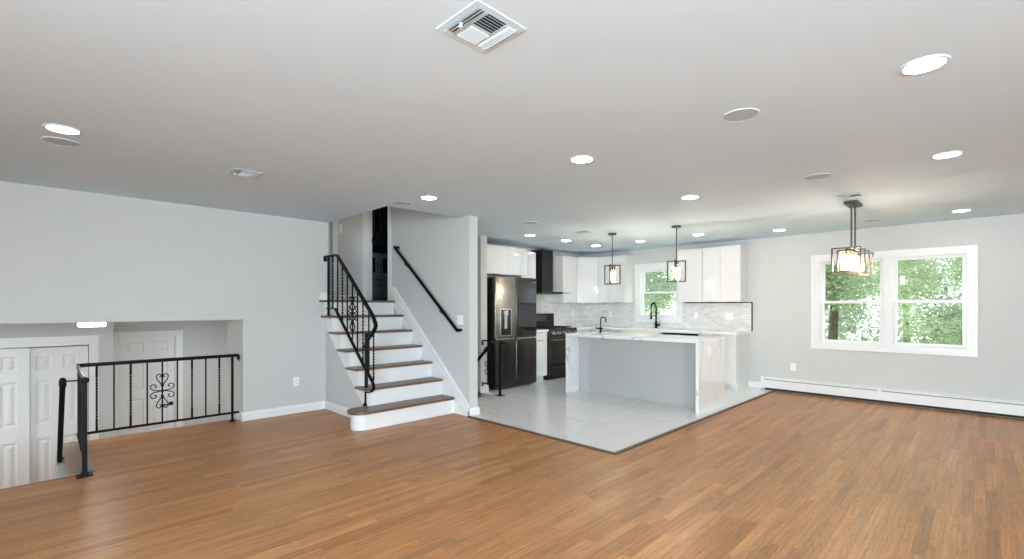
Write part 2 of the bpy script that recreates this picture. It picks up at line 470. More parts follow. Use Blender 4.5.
# lower hall
b = MB()
wall_holes(b, -3.0, .735, LF, LC, [(-.685, .483, LF, .87)], lambda a, c, p, q: b.box(a, c, 8.5, 8.62, p, q))
b.box(.64, .735, 8.62, 11.05, LF, LC); b.box(-3.0, .64, 9.2, 9.3, LF, LC); b.box(.9, 2.0, 11.3, 11.4, LF, LC); b.box(-3.0, -2.9, 8.5, 9.3, LF, LC)
wall_holes(b, .64, 3.0, LF, LC, [(1.01, 1.878, LF, .78)], lambda a, c, p, q: b.box(a, c, 11.05, 11.17, p, q))
b.box(3.0, 3.1, 6.77, 11.17, LF, LC); b.box(2.71, 3.1, 6.70, 6.77, LF, LC); b.box(-3.0, -2.9, 6.3, 8.5, LF, LC)
struct('wall_hall_lower', b, M['wall'])
b = MB(); b.box(-3.0, 3.1, 5.12, 11.2, LF-.05, LF); struct('floor_hall_lower', b, M['floor'])
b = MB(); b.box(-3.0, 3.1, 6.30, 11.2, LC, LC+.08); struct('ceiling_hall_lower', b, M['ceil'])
b = MB(); b.box(X0, .20, 5.02, 5.10, LF, -.05); b.box(.20, 1.69, 6.25, 6.33, LF, -.05); b.box(.12, .20, 5.10, 6.33, LF, -.05)
struct('wall_hall_side', b, M['wall'])

# upper hall and the dark bathroom behind it
b = MB(); b.box(2.71, 6.6, 6.14, 9.9, 1.28, UF); struct('floor_hall_upper', b, M['tread'])
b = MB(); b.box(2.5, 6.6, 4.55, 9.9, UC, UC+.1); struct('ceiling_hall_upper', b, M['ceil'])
b = MB()
wall_holes(b, 2.5, 6.6, UF, UC, [(2.60, 3.29, UF, 3.45), (3.95, 4.75, UF, 3.45)], lambda a, c, p, q: b.box(a, c, 7.3, 7.42, p, q))
b.box(2.5, 2.6, 6.30, 7.3, UF, UC); b.box(6.5, 6.6, 6.28, 7.3, UF, UC)
struct('wall_hall_upper', b, M['wall'])
b = MB(); b.box(3.3, 6.6, 9.80, 9.9, UF, UC); b.box(3.3, 3.4, 7.42, 9.8, UF, UC); b.box(6.5, 6.6, 7.42, 9.8, UF, UC)
struct('wall_bathroom', b, M['teal'])

# ------------------------------------------------------------------ baseboards and casings
def base_x(mb, x0, x1, y, s, z=0, h=.10):      # along X; s = direction the face looks (+1/-1 in y)
    mb.prism([(y, z), (y+s*.018, z), (y+s*.018, z+h*.72), (y+s*.010, z+h*.88), (y+s*.006, z+h), (y, z+h)], x0, x1, 'x')
def base_y(mb, y0, y1, x, s, z=0, h=.10):
    mb.prism([(x, z), (x+s*.018, z), (x+s*.018, z+h*.72), (x+s*.010, z+h*.88), (x+s*.006, z+h), (x, z+h)], y0, y1, 'y')
b = MB(); base_x(b, 1.672, 2.67, YK, -1); base_y(b, YK-.012, 6.33, 1.69, -1); struct('baseboard_left', b, M['trim'])
b = MB(); base_y(b, 4.98, YK, 2.67, -1); struct('baseboard_stair', b, M['trim'])
b = MB(); base_x(b, 3.695, 3.85, 4.43, -1, .0); base_y(b, 4.418, 5.18, 3.83, 1, .0); struct('baseboard_partition', b, M['trim'])
b = MB(); base_y(b, 2.56, 2.765, XW, -1, .012); struct('baseboard_right', b, M['trim'])
b = MB(); base_x(b, 4.80, 4.97, 5.50, -1, .012); struct('baseboard_wing', b, M['trim'])
b = MB(); base_x(b, 2.585, 2.71, YK, -1, UF, .10); base_y(b, YK-.012, 6.3, 2.71, 1, UF, .10); base_x(b, 3.29, 3.81, 7.3, -1, UF, .1)
struct('baseboard_landing', b, M['trim'])
b = MB(); b.box(3.685, 3.845, 6.28, 6.31, UF, UC-.3, .004); b.box(3.688, 3.70, 6.22, 6.28, UF, 3.5, .004); struct('trim_3', b, M['trim'])

# ------------------------------------------------------------------ windows
def casing(mb, u0, u1, w0, w1, wid, t=.02):
    mb.frame(u0, u1, w0, w1, wid*.62, 0, t, .003); mb.frame(u0+wid*.55, u1-wid*.55, w0+wid*.55, w1-wid*.55, wid*.45, 0, t*.62, .003)
def sash(parent, T, u0, u1, w0, w1, v, wid=.038):
    a = MB(T); a.frame(u0, u1, w0, w1, wid, v-.018, v+.018, .004)
    s = struct('sash', a, M['trim'], parent)
    p = MB(T); p.box(u0+wid-.004, u1-wid+.004, v-.003, v+.003, w0+wid-.004, w1-wid+.004)
    struct('pane', p, M['pane'], s)
def double_hung(root, T, u0, u1, w0, w1, mid):
    j = MB(T); j.frame(u0-.015, u1+.015, w0-.015, w1+.015, .02, -.15, .0); 
    j.frame(u0, u1, w0, w1, .014, -.085, -.06)
    struct('jamb', j, M['trim'], root)
    sash(root, T, u0+.006, u1-.006, mid-.018, w1-.006, -.10)
    sash(root, T, u0+.006, u1-.006, w0+.006, mid+.018, -.045)
    l = MB(T); c = (u0+u1)/2; l.box(c-.03, c+.03, -.03, -.008, mid+.019, mid+.03, .004); struct('sash_lock', l, M['plate'], root)
TR = lambda u, v, w: (XW-v, u, w)
r = sroot('window_1', (XW, .97, .79))
a = MB(TR); casing(a, .07, 1.87, .705, 2.105, .10); a.box(.905, 1.005, 0, .018, .79, 2.02, .003); struct('casing', a, M['trim'], r)
a = MB(TR); a.box(.915, 1.0, -.15, 0, .79, 2.02); struct('mullion', a, M['trim'], r)
double_hung(r, TR, .17, .905, .80, 2.01, 1.40); double_hung(r, TR, 1.01, 1.755, .80, 2.01, 1.40)
r = sroot('window_2', (XW, 4.37, 1.13))
a = MB(TR); casing(a, 3.885, 4.865, 1.035, 2.155, .10); struct('casing', a, M['trim'], r)
double_hung(r, TR, 3.995, 4.755, 1.145, 2.045, 1.60)
TF = lambda u, v, w: (u, Y0+v, w)
r = sroot('added_window_3', (2.3, Y0, .75)); a = MB(TF); casing(a, -2.29, .29, .51, 2.34, .10); a.box(-1.03, -.97, -.12, 0, .6, 2.25); struct('casing', a, M['trim'], r)  # unseen window, added to let fill daylight in
TB = lambda u, v, w: (X0+v, u, w)
r = sroot('added_window_4', (X0, 1.2, .75)); a = MB(TB); casing(a, -2.29, .29, .41, 2.34, .10); a.box(-1.03, -.97, -.12, 0, .5, 2.25); struct('casing', a, M['trim'], r)  # second unseen window, added for the same fill daylight

# ------------------------------------------------------------------ panelled doors of the lower hall
def six_panel(mb, u0, u1, w0, w1, v0, t=.035):
    """moulded slab: front at v0, six raised panels"""
    mb.box(u0, u1, v0-t, v0-.0135, w0, w1)
    W_, st = u1-u0, .105
    pw = (W_-3*st)/2
    rows = [(.25, .86), (1.05, 1.61), (1.74, 1.93)]
    k = (w1-w0)/2.03
    zs = [0]; 
    for p, q in rows: zs += [p*k, q*k]
    zs.append(w1-w0)
    xs = [0, st, st+pw, 2*st+pw, 2*st+2*pw, W_]
    for i in range(5):
        for j in range(7):
            xa, xb, za, zb = u0+xs[i], u0+xs[i+1], w0+zs[j], w0+zs[j+1]
            if i % 2 and j % 2:
                L = [(0, v0), (.016, v0-.012), (.030, v0-.012), (.062, v0-.003)]
                rs = [[(xa+d, v, za+d), (xb-d, v, za+d), (xb-d, v, zb-d), (xa+d, v, zb-d)] for d, v in L]
                mb.ring(rs, cap=False)
                mb.bm.faces.new([mb.v(p) for p in rs[-1]])
            else:
                q = [mb.v(p) for p in ((xa, v0, za), (xb, v0, za), (xb, v0, zb), (xa, v0, zb))]
                mb.bm.faces.new(q)
    for p in (((u0, v0, w0), (u0, v0, w1), (u0, v0-.0135, w1), (u0, v0-.0135, w0)), ((u1, v0, w0), (u1, v0-.0135, w0), (u1, v0-.0135, w1), (u1, v0, w1)),
              ((u0, v0, w1), (u1, v0, w1), (u1, v0-.0135, w1), (u0, v0-.0135, w1)), ((u0, v0, w0), (u1, v0, w0), (u1, v0-.0135, w0), (u0, v0-.0135, w0))):
        mb.bm.faces.new([mb.v(q) for q in p])
TC = lambda u, v, w: (u, 8.5-v, w)
r = sroot('door_1', (-.43, 8.5, LF)); a = MB(TC); six_panel(a, -.678, -.075, LF+.01, .815, -.012); struct('panel', a, M['door'], r)
r = sroot('door_2', (.12, 8.5, LF)); a = MB(TC); six_panel(a, -.125, .478, LF+.01, .808, -.058); struct('panel', a, M['door'], r)
b = MB(TC)
b.box(.483, .579, 0, .022, LF, .95, .004); b.box(-.685-.096, -.685, 0, .022, LF, .95, .004); b.box(-.685, .483, 0, .022, .875, .95, .004)
b.box(-.685, .483, -.10, .004, .825, .876)
struct('trim_4', b, M['trim'])
TD = lambda u, v, w: (u, 11.05-v, w)
r = sroot('door_3', (1.44, 11.05, LF)); a = MB(TD); six_panel(a, 1.02, 1.868, LF+.01, .772, -.03); struct('panel', a, M['door'], r)
a = MB(TD); a.box(1.775, 1.84, -.03, -.015, -.56, -.49, .004); a.cyl((1.807, -.015, -.525), (1.807, .03, -.525), .012, 12); a.tube([(1.807, .03, -.525), (1.68, .03, -.53)], .011, 10)
struct('handle', a, M['black'], r, True)
b = MB(TD); b.box(1.878, 1.99, 0, .022, LF, .875, .004); b.box(.90, 1.01, 0, .022, LF, .875, .004); b.box(1.01, 1.878, 0, .022, .785, .875, .004)
b.box(1.01, 1.878, -.10, .006, .772, .786); b.box(1.868, 1.88, -.10, .006, LF, .78); struct('trim_5', b, M['trim'])
# upper hall: door, casings, jamb
TU = lambda u, v, w: (u, 7.3-v, w)
r = sroot('door_4', (2.95, 7.3, UF)); a = MB(TU); six_panel(a, 2.605, 3.285, UF+.01, 3.44, -.06); struct('panel', a, M['wall'], r)  # white door in grey wall paint, its dim light put into the colour
b = MB(TU); b.box(3.29, 3.37, 0, .02, UF, 3.53, .004); b.box(3.81, 3.91, 0, .022, UF, 3.55, .004); b.box(3.90, 3.955, -.02, .012, UF, 3.5, .004); b.box(4.75, 4.85, 0, .022, UF, 3.55, .004); b.box(3.955, 3.975, -.12, 0, UF, 3.45)
struct('trim_6', b, M['trim'])
b = MB(TU); b.box(3.968, 3.985, -.05, .024, 2.40, 2.50, .003)
solo('strike_plate', b, M['black'], 'small black strike plate on the white jamb of the dark upstairs doorway', 'latch plate', (3.975, 7.3, 2.4))

# ------------------------------------------------------------------ staircase
RISE, RUN, NY = .203, .2333, 4.70
st = thing('staircase', 'white staircase with seven risers and dark brown wooden treads going up to the hall', 'staircase', (3.15, 4.75, 0))
xl, xr = 2.675, 3.685
def bull(y0, y1, xlft, rad, n=10):
    """plan outline with a quarter-round front left corner and rounded left end"""
    pts = [(xr, y0), (xr, y1)]
    pts += [(xlft+rad-rad*math.sin(PI/2*i/n), y1-rad+rad*math.cos(PI/2*i/n)) for i in range(n+1)]
    pts += [(xlft+rad-rad*math.cos(PI/2*i/n), y0+rad-rad*math.sin(PI/2*i/n)) for i in range(n+1)]
    return pts
a = MB(); a.prism(bull(4.73, 4.97, 2.40, .115), 0, RISE-.03, 'z'); part('riser', a, M['trim'], st, True)
a = MB(); a.prism(bull(4.70, 5.0, 2.365, .145), RISE-.03, RISE, 'z'); part('tread', a, M['tread'], st, True)
for k in range(2, 8):
    ny = NY+RUN*(k-1); zt = RISE*k
    a = MB(); a.box(xl, xr, ny+.03, ny+.045, zt-RISE, zt-.028); part('riser', a, M['trim'], st)
    if k < 7:
        a = MB(); a.box(2.60, xr, ny, ny+RUN+.03, zt-.028, zt, .008); part('tread', a, M['tread'], st)
    else:
        a = MB(); a.box(2.58, xr, ny, 6.128, zt-.028, zt, .008); a.box(2.72, xr, 6.12, 6.2, zt-.028, zt, .004); part('landing_nosing', a, M['tread'], st)
# stepped stringer on the open side
poly = [(4.99, RISE-.03)]
for k in range(2, 8):
    ny = NY+RUN*(k-1)+.03
    poly += [(ny, RISE*(k-1)), (ny, RISE*k-.03)]
poly += [(YK-.002, RISE*7-.03), (YK-.002, 1.10), (5.06, .17)]
a = MB(); a.prism(poly, 2.652, 2.669, 'x'); part('stringer', a, M['trim'], st)
# skirt board against the partition
a = MB()
a.prism([(4.445, 0), (4.445, .13), (6.13, 1.60), (6.21, 1.60), (6.21, 1.40), (6.0, 1.20), (4.75, 0)], 3.684, 3.699, 'x')
a.prism([(4.432, .095), (4.432, .145), (6.127, 1.62), (6.215, 1.62), (6.215, 1.585), (6.142, 1.585)], 3.668, 3.699, 'x')
a.prism([(4.445, .02), (4.445, .06), (6.15, 1.545), (6.21, 1.545), (6.21, 1.515), (6.165, 1.515)], 3.676, 3.699, 'x')
part('skirt_board', a, M['trim'], st)

# ------------------------------------------------------------------ iron railings
def scroll_half(sx, sz, P):
    return [P(x*sx, z*sz) for x, z in HEART]
HEART = [(0, 0), (.022, .035), (.046, .075), (.05, .105), (.032, .125), (.012, .115), (.012, .096), (.026, .092)]
CURL = [(0, 0), (.035, .006), (.082, .018), (.103, .045), (.088, .072), (.060, .068), (.052, .048), (.070, .040)]
def ornament(mb, P, sx=1., r=.0055):
    """P(a, z) -> point; scrolls on an upright bar, centre at z = 0"""
    for s in (1, -1):
        for q in (1, -1):
            mb.tube(spline([P(s*sx*x, q*(.055+z)) for x, z in HEART], 5), r, 6)
            mb.tube(spline([P(s*sx*x, q*(z-.001)) for x, z in CURL], 5), r, 6)
    for z in (-.055, 0, .055):
        p = P(0, z); mb.box(p[0]-.012, p[0]+.012, p[1]-.012, p[1]+.012, p[2]-.012, p[2]+.012, .003)

# --- railing of the main stairs
XR = 2.66
rl = thing('stair_railing', 'black iron stair railing with scroll ornament and curled lower end on open stair side', 'railing', (XR, 5.0, RISE))
def YR(px):
    r_ = (px-512)/474; return XR*(1-r_)/(1+r_)
ycor = YR(337); zhand = 1.985
sl = .835
def zh(y): return zhand-(ycor-y)*sl if y < ycor else zhand
ylow = YR(375.5)
pts = [(XR, 6.12, zhand-.06), (XR, 6.12, zhand), (XR, ycor, zhand), (XR, ylow+.06, zh(ylow+.06))]
zl = zh(ylow)
pts += spline([(XR, ylow+.06, zh(ylow+.06)), (XR, ylow+.005, zl-.03), (XR, ylow, zl-.075), (XR, ylow+.07, zl-.15), (XR, ylow+.17, zl-.22), (XR, ylow+.22, zl-.30), (XR, ylow+.18, zl-.36), (XR, ylow+.17, zl-.38)], 5)[1:]
a = MB(); a.tube(pts, .011, sq=True, up=(1, 0, 0), w=.020); part('handrail', a, M['black'], rl)
yc2 = YR(335.2); zb0 = 1.31
def zb(y): return zb0-(yc2-y)*.885 if y < yc2 else zb0
pts = [(XR, 6.06, zb0), (XR, yc2, zb0), (XR, 5.03, zb(5.03))]
z5 = zb(5.03)
pts += spline([(XR, 5.03, z5), (XR, 4.95, z5-.06), (XR, 4.87, z5-.13), (XR, 4.855, z5-.19), (XR, 4.91, z5-.235), (XR, 4.99, z5-.25)], 5)[1:]
a = MB(); a.tube(pts, .008, sq=True, up=(1, 0, 0), w=.016); part('bottom_rail', a, M['black'], rl)
yn = YR(328.6)
a = MB(); a.box(XR-.013, XR+.013, yn-.013, yn+.013, RISE*6, zhand, .002); a.box(XR-.03, XR+.03, yn-.03, yn+.03, RISE*6, RISE*6+.008, .002); part('newel_post', a, M['black'], rl)
yn2 = YR(366.3)
a = MB(); a.tube([(XR, yn2, RISE), (XR, yn2, 1.03)], .020, 12); a.tube([(XR, yn2, RISE), (XR, yn2, RISE+.012), (XR, yn2, RISE+.04)], [.04, .038, .02], 16)
a.tube([(XR, yn2, 1.03), (XR, ylow+.17, zl-.38)], .012, 8); part('newel_post', a, M['black'], rl, True)
for px, tw in ((332.8, 1), (337.6, 0), (342.4, 1), (347.3, 0), (352.4, 2), (357.5, 0), (363, 1), (368.8, 0)):
    y = YR(px); z0, z1 = zb(y), zh(y); a = MB()
    if tw == 1: a.twist((XR, y, z0), (XR, y, z1), .0065, .12, .88, 7)
    else: a.box(XR-.0065, XR+.0065, y-.0065, y+.0065, z0, z1)
    part('baluster', a, M['black'], rl)
    if tw == 2:
        a = MB(); zc = 1.255
        P = lambda q, z: (XR, y+q, zc+z)
        for s in (1, -1):
            for q in (1, -1): a.tube(spline([P(s*1.25*x, q*(z*1.1)) for x, z in CURL], 5), .007, 6)
            a.tube(spline([P(s*.012, .02), P(s*.055, .08), P(s*.02, .13), P(s*.055, .18), P(s*.075, .20)], 5), .007, 6)
            a.tube(spline([P(s*.012, -.02), P(s*.055, -.06), P(s*.012, -.10), P(s*.06, -.16), P(s*.03, -.20), P(s*.008, -.22)], 5), .008, 6)
        for z in (0, .19, -.11): a.box(XR-.014, XR+.014, y-.02, y+.02, zc+z-.014, zc+z+.014, .003)
        part('scroll_ornament', a, M['black'], rl, True)
y = YR(373.6); a = MB(); a.twist((XR, y, .505), (XR, y, zl-.13), .0065, .1, .9, 7); part('baluster', a, M['black'], rl)

# --- railing across the opening to the lower hall
YG = 6.20
rg = thing('guard_railing', 'long black iron guard railing with scrolled ornament in front of the lower hall opening', 'railing', (.95, YG, 0))
def XG(px):
    r_ = (px-512)/474; return YG*(1+r_)/(1-r_)
a = MB(); a.tube([(.262, YG, .765), (1.655, YG, .765)], .009, sq=True, w=.018); a.box(1.648, 1.672, YG-.015, YG+.015, .715, .775, .002); a.box(1.666, 1.672, YG-.02, YG+.02, .70, .775, .002); part('top_rail', a, M['black'], rg)
a = MB(); a.tube([(.262, YG, .10), (1.67, YG, .10)], .006, sq=True, w=.012); part('bottom_rail', a, M['black'], rg)
xn = XG(232.3); a = MB(); a.box(xn-.012, xn+.012, YG-.012, YG+.012, 0, .765, .002); a.box(xn-.028, xn+.028, YG-.028, YG+.028, 0, .008, .002); part('newel_post', a, M['black'], rg)
for px, tw in ((96.7, 1), (114, 0), (130.7, 1), (147.2, 0), (162.3, 2), (177.4, 0), (192, 1), (205.8, 0), (219.3, 1)):
    x = XG(px); a = MB()
    if tw == 1: a.twist((x, YG, .10), (x, YG, .765), .0065, .18, .82, 7)
    else: a.box(x-.0065, x+.0065, YG-.0065, YG+.0065, .10, .765)
    part('baluster', a, M['black'], rg)
    if tw == 2:
        a = MB(); ornament(a, lambda q, z: (x+q, YG-.004, .44+z)); part('scroll_ornament', a, M['black'], rg, True)
# --- short side run beside the stairs down
rs = thing('side_railing', 'short black iron railing with base plate post beside the steps down', 'railing', (.26, 5.04, 0))
a = MB(); a.tube([(.26, 5.03, .76), (.27, 6.18, .76)], .010, sq=True, w=.020); part('top_rail', a, M['black'], rs)
a = MB(); a.tube([(.26, 5.05, .10), (.27, 6.18, .10)], .006, sq=True, w=.012); part('bottom_rail', a, M['black'], rs)
a = MB(); a.box(.244, .276, 5.014, 5.046, 0, .74, .003); a.box(.21, .31, 4.98, 5.08, 0, .008, .002); a.box(.236, .284, 5.006, 5.054, 0, .03, .004)
a.box(.232, .288, 5.002, 5.058, .735, .775, .012); part('newel_post', a, M['black'], rs)
for i in range(9):
    y = 5.15+i*.115; x = .26+.01*(y-5.03)/1.15; a = MB()
    if i % 2: a.twist((x, y, .10), (x, y, .755), .0065, .15, .85, 7)
    else: a.box(x-.0065, x+.0065, y-.0065, y+.0065, .10, .755)
    part('baluster', a, M['black'], rs)
# --- handrail down the steps
rh = thing('lower_stair_handrail', 'black handrail sloping steeply down the lower steps beside the corner post', 'handrail', (.12, 5.1, .0))
a = MB(); a.tube([(.135, 5.07, .755), (.135, 5.86, -.06)], .017, sq=True, w=.022); part('rail', a, M['black'], rh)
a = MB(); a.tube(spline([(.135, 5.10, .735), (.135, 5.055, .765), (.135, 5.045, .74), (.135, 5.06, .715)], 6), .022, 8); part('end_cap', a, M['black'], rh, True)
a = MB(); a.tube([(.135, 5.06, .755), (.235, 5.03, .755)], .006, 8); part('bracket', a, M['black'], rh)
a = MB(); a.tube([(.135, 5.84, -.045), (.165, 5.84, -.02), (.215, 5.84, -.005)], .007, 8); part('bracket', a, M['black'], rh)
# --- railing by the basement steps beside the refrigerator
rb = thing('basement_railing', 'small black iron railing with scrolls guarding the steps down beside the refrigerator', 'railing', (4.85, 5.1, .012))
a = MB(); a.box(4.836, 4.864, 5.086, 5.114, .012, .80, .002); a.box(4.80, 4.90, 5.05, 5.15, .012, .022, .002); a.box(4.825, 4.885, 5.06, 5.12, .795, .835, .012); a.tube([(4.865, 5.08, .80), (4.90, 5.03, .79), (4.90, 5.03, .765)], .014, 8); part('newel_post', a, M['black'], rb)
a = MB(); a.tube([(4.85, 5.1, .815), (4.85, 5.49, .815), (4.85, 5.49, .74)], .010, sq=True, w=.012, up=(1, 0, 0)); part('top_rail', a, M['black'], rb)
a = MB(); a.tube([(4.85, 5.1, .16), (4.85, 5.49, .16), (4.85, 5.49, .11)], .008, sq=True, w=.010, up=(1, 0, 0)); part('bottom_rail', a, M['black'], rb)
for y in (5.21, 5.33):
    a = MB(); a.twist((4.85, y, .16), (4.85, y, .815), .0065, .15, .85, 7); part('baluster', a, M['black'], rb)
a = MB(); ornament(a, lambda q, z: (4.85, 5.28+q, .40+z*1.3), 1.5); 
for s in (1, -1): a.tube(spline([(4.85, 5.40+s*.0, .72), (4.85, 5.44, .70), (4.85, 5.46, .66), (4.85, 5.43, .635), (4.85, 5.40, .65), (4.85, 5.415, .675)], 5), .006, 6)
part('scroll_ornament', a, M['black'], rb, True)
a = MB(); a.tube([(4.80, 5.09, .82), (4.74, 5.16, .80), (4.73, 6.05, 0.0)], .013, sq=True, w=.022); part('handrail', a, M['black'], rb)
# --- wall handrail
rw = thing('wall_handrail', 'black rod handrail on brackets mounted on the grey wall along the stairs', 'handrail', (3.63, 5.3, 1.0))
p0, p1 = Vector((3.63, 6.02, 2.19)), Vector((3.63, 4.585, 1.045))
a = MB(); a.tube([p0, p1], .021, 14); part('rail', a, M['black'], rw, True)
for p in (p0, p1):
    a = MB(); a.tube([p+Vector((0, 0, .0)), p+Vector((.035, 0, -.0))], .022, 14); a.tube([p+Vector((.035, 0, 0)), (3.70, p.y, p.z)], .018, 12); part('end_return', a, M['black'], rw, True)
for t in (.19, .76):
    p = p0.lerp(p1, t); a = MB(); a.tube([p, p+Vector((0, 0, -.045)), p+Vector((.03, 0, -.07)), (3.70, p.y, p.z-.07)], .009, 8); a.tube([(3.69, p.y, p.z-.07), (3.70, p.y, p.z-.07)], .03, 16); part('bracket', a, M['black'], rw, True)

# ------------------------------------------------------------------ kitchen
TS = lambda u, v, w: (u, YK-v, w)          # stove wall, u = X, v = out of the wall
TW = lambda u, v, w: (XW-v, u, w)          # sink wall, u = Y
def cabinet(name, label, T, u0, u1, w0, w1, depth, doors, group, fronts=None, pull='bottom', toe=0):
    """doors: list of (u0,u1,w0,w1,kind)"""
    c = thing(name, label, 'cabinet', T((u0+u1)/2, depth/2, w0), group)
    a = MB(T); a.box(u0, u1, .002, depth-.02, w0+toe, w1, .002)
    if toe: a.box(u0+.002, u1-.002, .002, depth-.09, w0, w0+toe)
    part('carcass', a, M['gloss'], c)
    for (p, q, r0, r1, kind) in doors:
        a = MB(T); a.box(p+.0015, q-.0015, depth-.019, depth, r0+.0015, r1-.0015, .0015)
        d = part(kind, a, M['gloss'], c)
        m = (p+q)/2; a = MB(T)
        z = r0 if pull == 'bottom' else r1
        hw = min(.06, (q-p)*.3)
        if pull == 'bottom': a.box(m-hw, m+hw, depth-.03, depth+.012, z-.004, z+.001)
        else: a.box(m-hw, m+hw, depth-.015, depth+.012, z-.003, z+.002)
        part('handle', a, M['steeldk'], d)
    return c
GU, GB = 'white gloss wall cabinets', 'white gloss base cabinets'
cabinet('wall_cabinet', 'deep two-door white gloss cabinet above the refrigerator', TS, 4.96, 5.945, 1.86, 2.32, .55, [(4.96, 5.475, 1.86, 2.32, 'door'), (5.475, 5.945, 1.86, 2.32, 'door')], GU)
cabinet('wall_cabinet', 'narrow white gloss wall cabinet between the refrigerator and the black range hood', TS, 6.035, 6.415, 1.41, 2.32, .33, [(6.035, 6.415, 1.41, 2.32, 'door')], GU)
cabinet('wall_cabinet', 'single-door white gloss wall cabinet just right of the range hood', TS, 7.20, 7.655, 1.41, 2.325, .33, [(7.20, 7.655, 1.41, 2.325, 'door')], GU)
cabinet('wall_cabinet', 'two-door white gloss wall cabinet between the corner and the sink window', TW, 4.89, 5.515, 1.41, 2.325, .33, [(4.89, 5.20, 1.41, 2.325, 'door'), (5.20, 5.515, 1.41, 2.325, 'door')], GU)
cabinet('wall_cabinet', 'single-door white gloss wall cabinet right against the sink window', TW, 3.395, 3.835, 1.41, 2.325, .33, [(3.395, 3.835, 1.41, 2.325, 'door')], GU)
cabinet('wall_cabinet', 'two-door white gloss wall cabinet at the free right end of the kitchen', TW, 2.775, 3.39, 1.41, 2.325, .33, [(3.09, 3.39, 1.41, 2.325, 'door'), (2.775, 3.09, 1.41, 2.325, 'door')], GU)
# diagonal corner wall cabinet
c = thing('wall_cabinet', 'diagonal corner white gloss wall cabinet where the two kitchen walls meet', 'cabinet', (8.0, 5.85, 1.41), GU)
a = MB(); a.prism([(7.66, 6.128), (7.66, 5.805), (7.945, 5.52), (8.268, 5.52), (8.268, 6.128)], 1.41, 2.325, 'z'); part('carcass', a, M['gloss'], c)
nx = .0141
a = MB(); a.prism([(7.662, 5.800), (7.940, 5.522), (7.940-nx, 5.522-nx), (7.662-nx, 5.800-nx)], 1.412, 2.323, 'z'); dd = part('door', a, M['gloss'], c)
a = MB(); a.prism([(7.76-nx*.4, 5.70-nx*.4), (7.84-nx*.4, 5.62-nx*.4), (7.84-nx*1.8, 5.62-nx*1.8), (7.76-nx*1.8, 5.70-nx*1.8)], 1.407, 1.412, 'z'); part('handle', a, M['steeldk'], dd)

# base cabinets
cabinet('base_cabinet', 'narrow white gloss base cabinet between the refrigerator and the range', TS, 6.04, 6.415, .012, .885, .60, [(6.04, 6.415, .74, .88, 'drawer'), (6.04, 6.415, .11, .735, 'door')], GB, pull='top', toe=.10)
cabinet('base_cabinet', 'white gloss base cabinet right of the range, mostly behind the island', TS, 7.26, 7.70, .012, .885, .60, [(7.26, 7.70, .74, .88, 'drawer'), (7.26, 7.70, .11, .735, 'door')], GB, pull='top', toe=.10)
cabinet('base_cabinet', 'white gloss corner base cabinet left of the kitchen sink', TW, 4.81, 6.125, .012, .885, .545, [(4.81, 5.48, .74, .88, 'drawer'), (4.81, 5.48, .11, .735, 'door')], GB, pull='top', toe=.10)
cabinet('base_cabinet', 'white gloss sink base cabinet below the white sink and window', TW, 4.0, 4.80, .012, .69, .545, [(4.0, 4.40, .11, .685, 'door'), (4.40, 4.80, .11, .685, 'door')], GB, pull='top', toe=.10)
cabinet('base_cabinet', 'white gloss end base cabinet with drawer, nearest the baseboard heater', TW, 2.77, 3.365, .012, .885, .545, [(2.77, 3.365, .74, .88, 'drawer'), (2.77, 3.365, .11, .735, 'door')], GB, pull='top', toe=.10)
dw = thing('dishwasher', 'dishwasher with black control strip under the counter right of the sink', 'dishwasher', (8.0, 3.68, .012))
a = MB(TW); a.box(3.37, 3.995, .01, .52, .10, .88); a.box(3.38, 3.985, .01, .45, .012, .10); part('body', a, M['steeldk'], dw)
a = MB(TW); a.box(3.373, 3.992, .521, .552, .11, .80, .004); part('door', a, M['gloss'], dw)
a = MB(TW); a.box(3.373, 3.992, .521, .556, .805, .88, .004); part('control_strip', a, M['bglass'], dw)
# countertops
a = MB()
a.prism([(7.245, 6.12), (7.245, 5.505), (7.68, 5.505), (7.68, 4.80), (8.26, 4.80), (8.26, 6.12)], .888, .93, 'z')
a.box(7.68, 7.70, 4.02, 4.80, .915, .93) if False else None
a.box(8.14, 8.26, 4.02, 4.80, .888, .93); a.box(7.68, 8.26, 2.745, 4.02, .888, .93)
solo('countertop', a, M['quartz'], 'long white quartz countertop running from the range round the corner under the sink window', 'countertop', (7.9, 4.2, .888))
a = MB(); a.box(6.035, 6.42, 5.50, 6.118, .888, .93, .002); solo('countertop', a, M['quartz'], 'short white quartz countertop piece between the refrigerator and the range', 'countertop', (6.2, 5.8, .888))
# farmhouse sink
sk = thing('kitchen_sink', 'white apron-front sink set into the counter below the window', 'sink', (7.9, 4.41, .70))
a = MB(); x0, x1, y0, y1 = 7.665, 8.135, 4.03, 4.79
a.frame = None
a.box(x0, x1, y0, y1, .70, .72); a.box(x0, x0+.03, y0, y1, .72, .938, .006); a.box(x1-.025, x1, y0, y1, .72, .93, .006); a.box(x0+.03, x1-.025, y0, y0+.025, .72, .93, .004); a.box(x0+.03, x1-.025, y1-.025, y1, .72, .93, .004)
part('basin', a, M['porc'], sk)
a = MB(); a.lathe((7.9, 4.41, .72), [(.001, .004), (.04, .004), (.045, 0.001)], 24); part('drain', a, M['chrome'], sk, True)
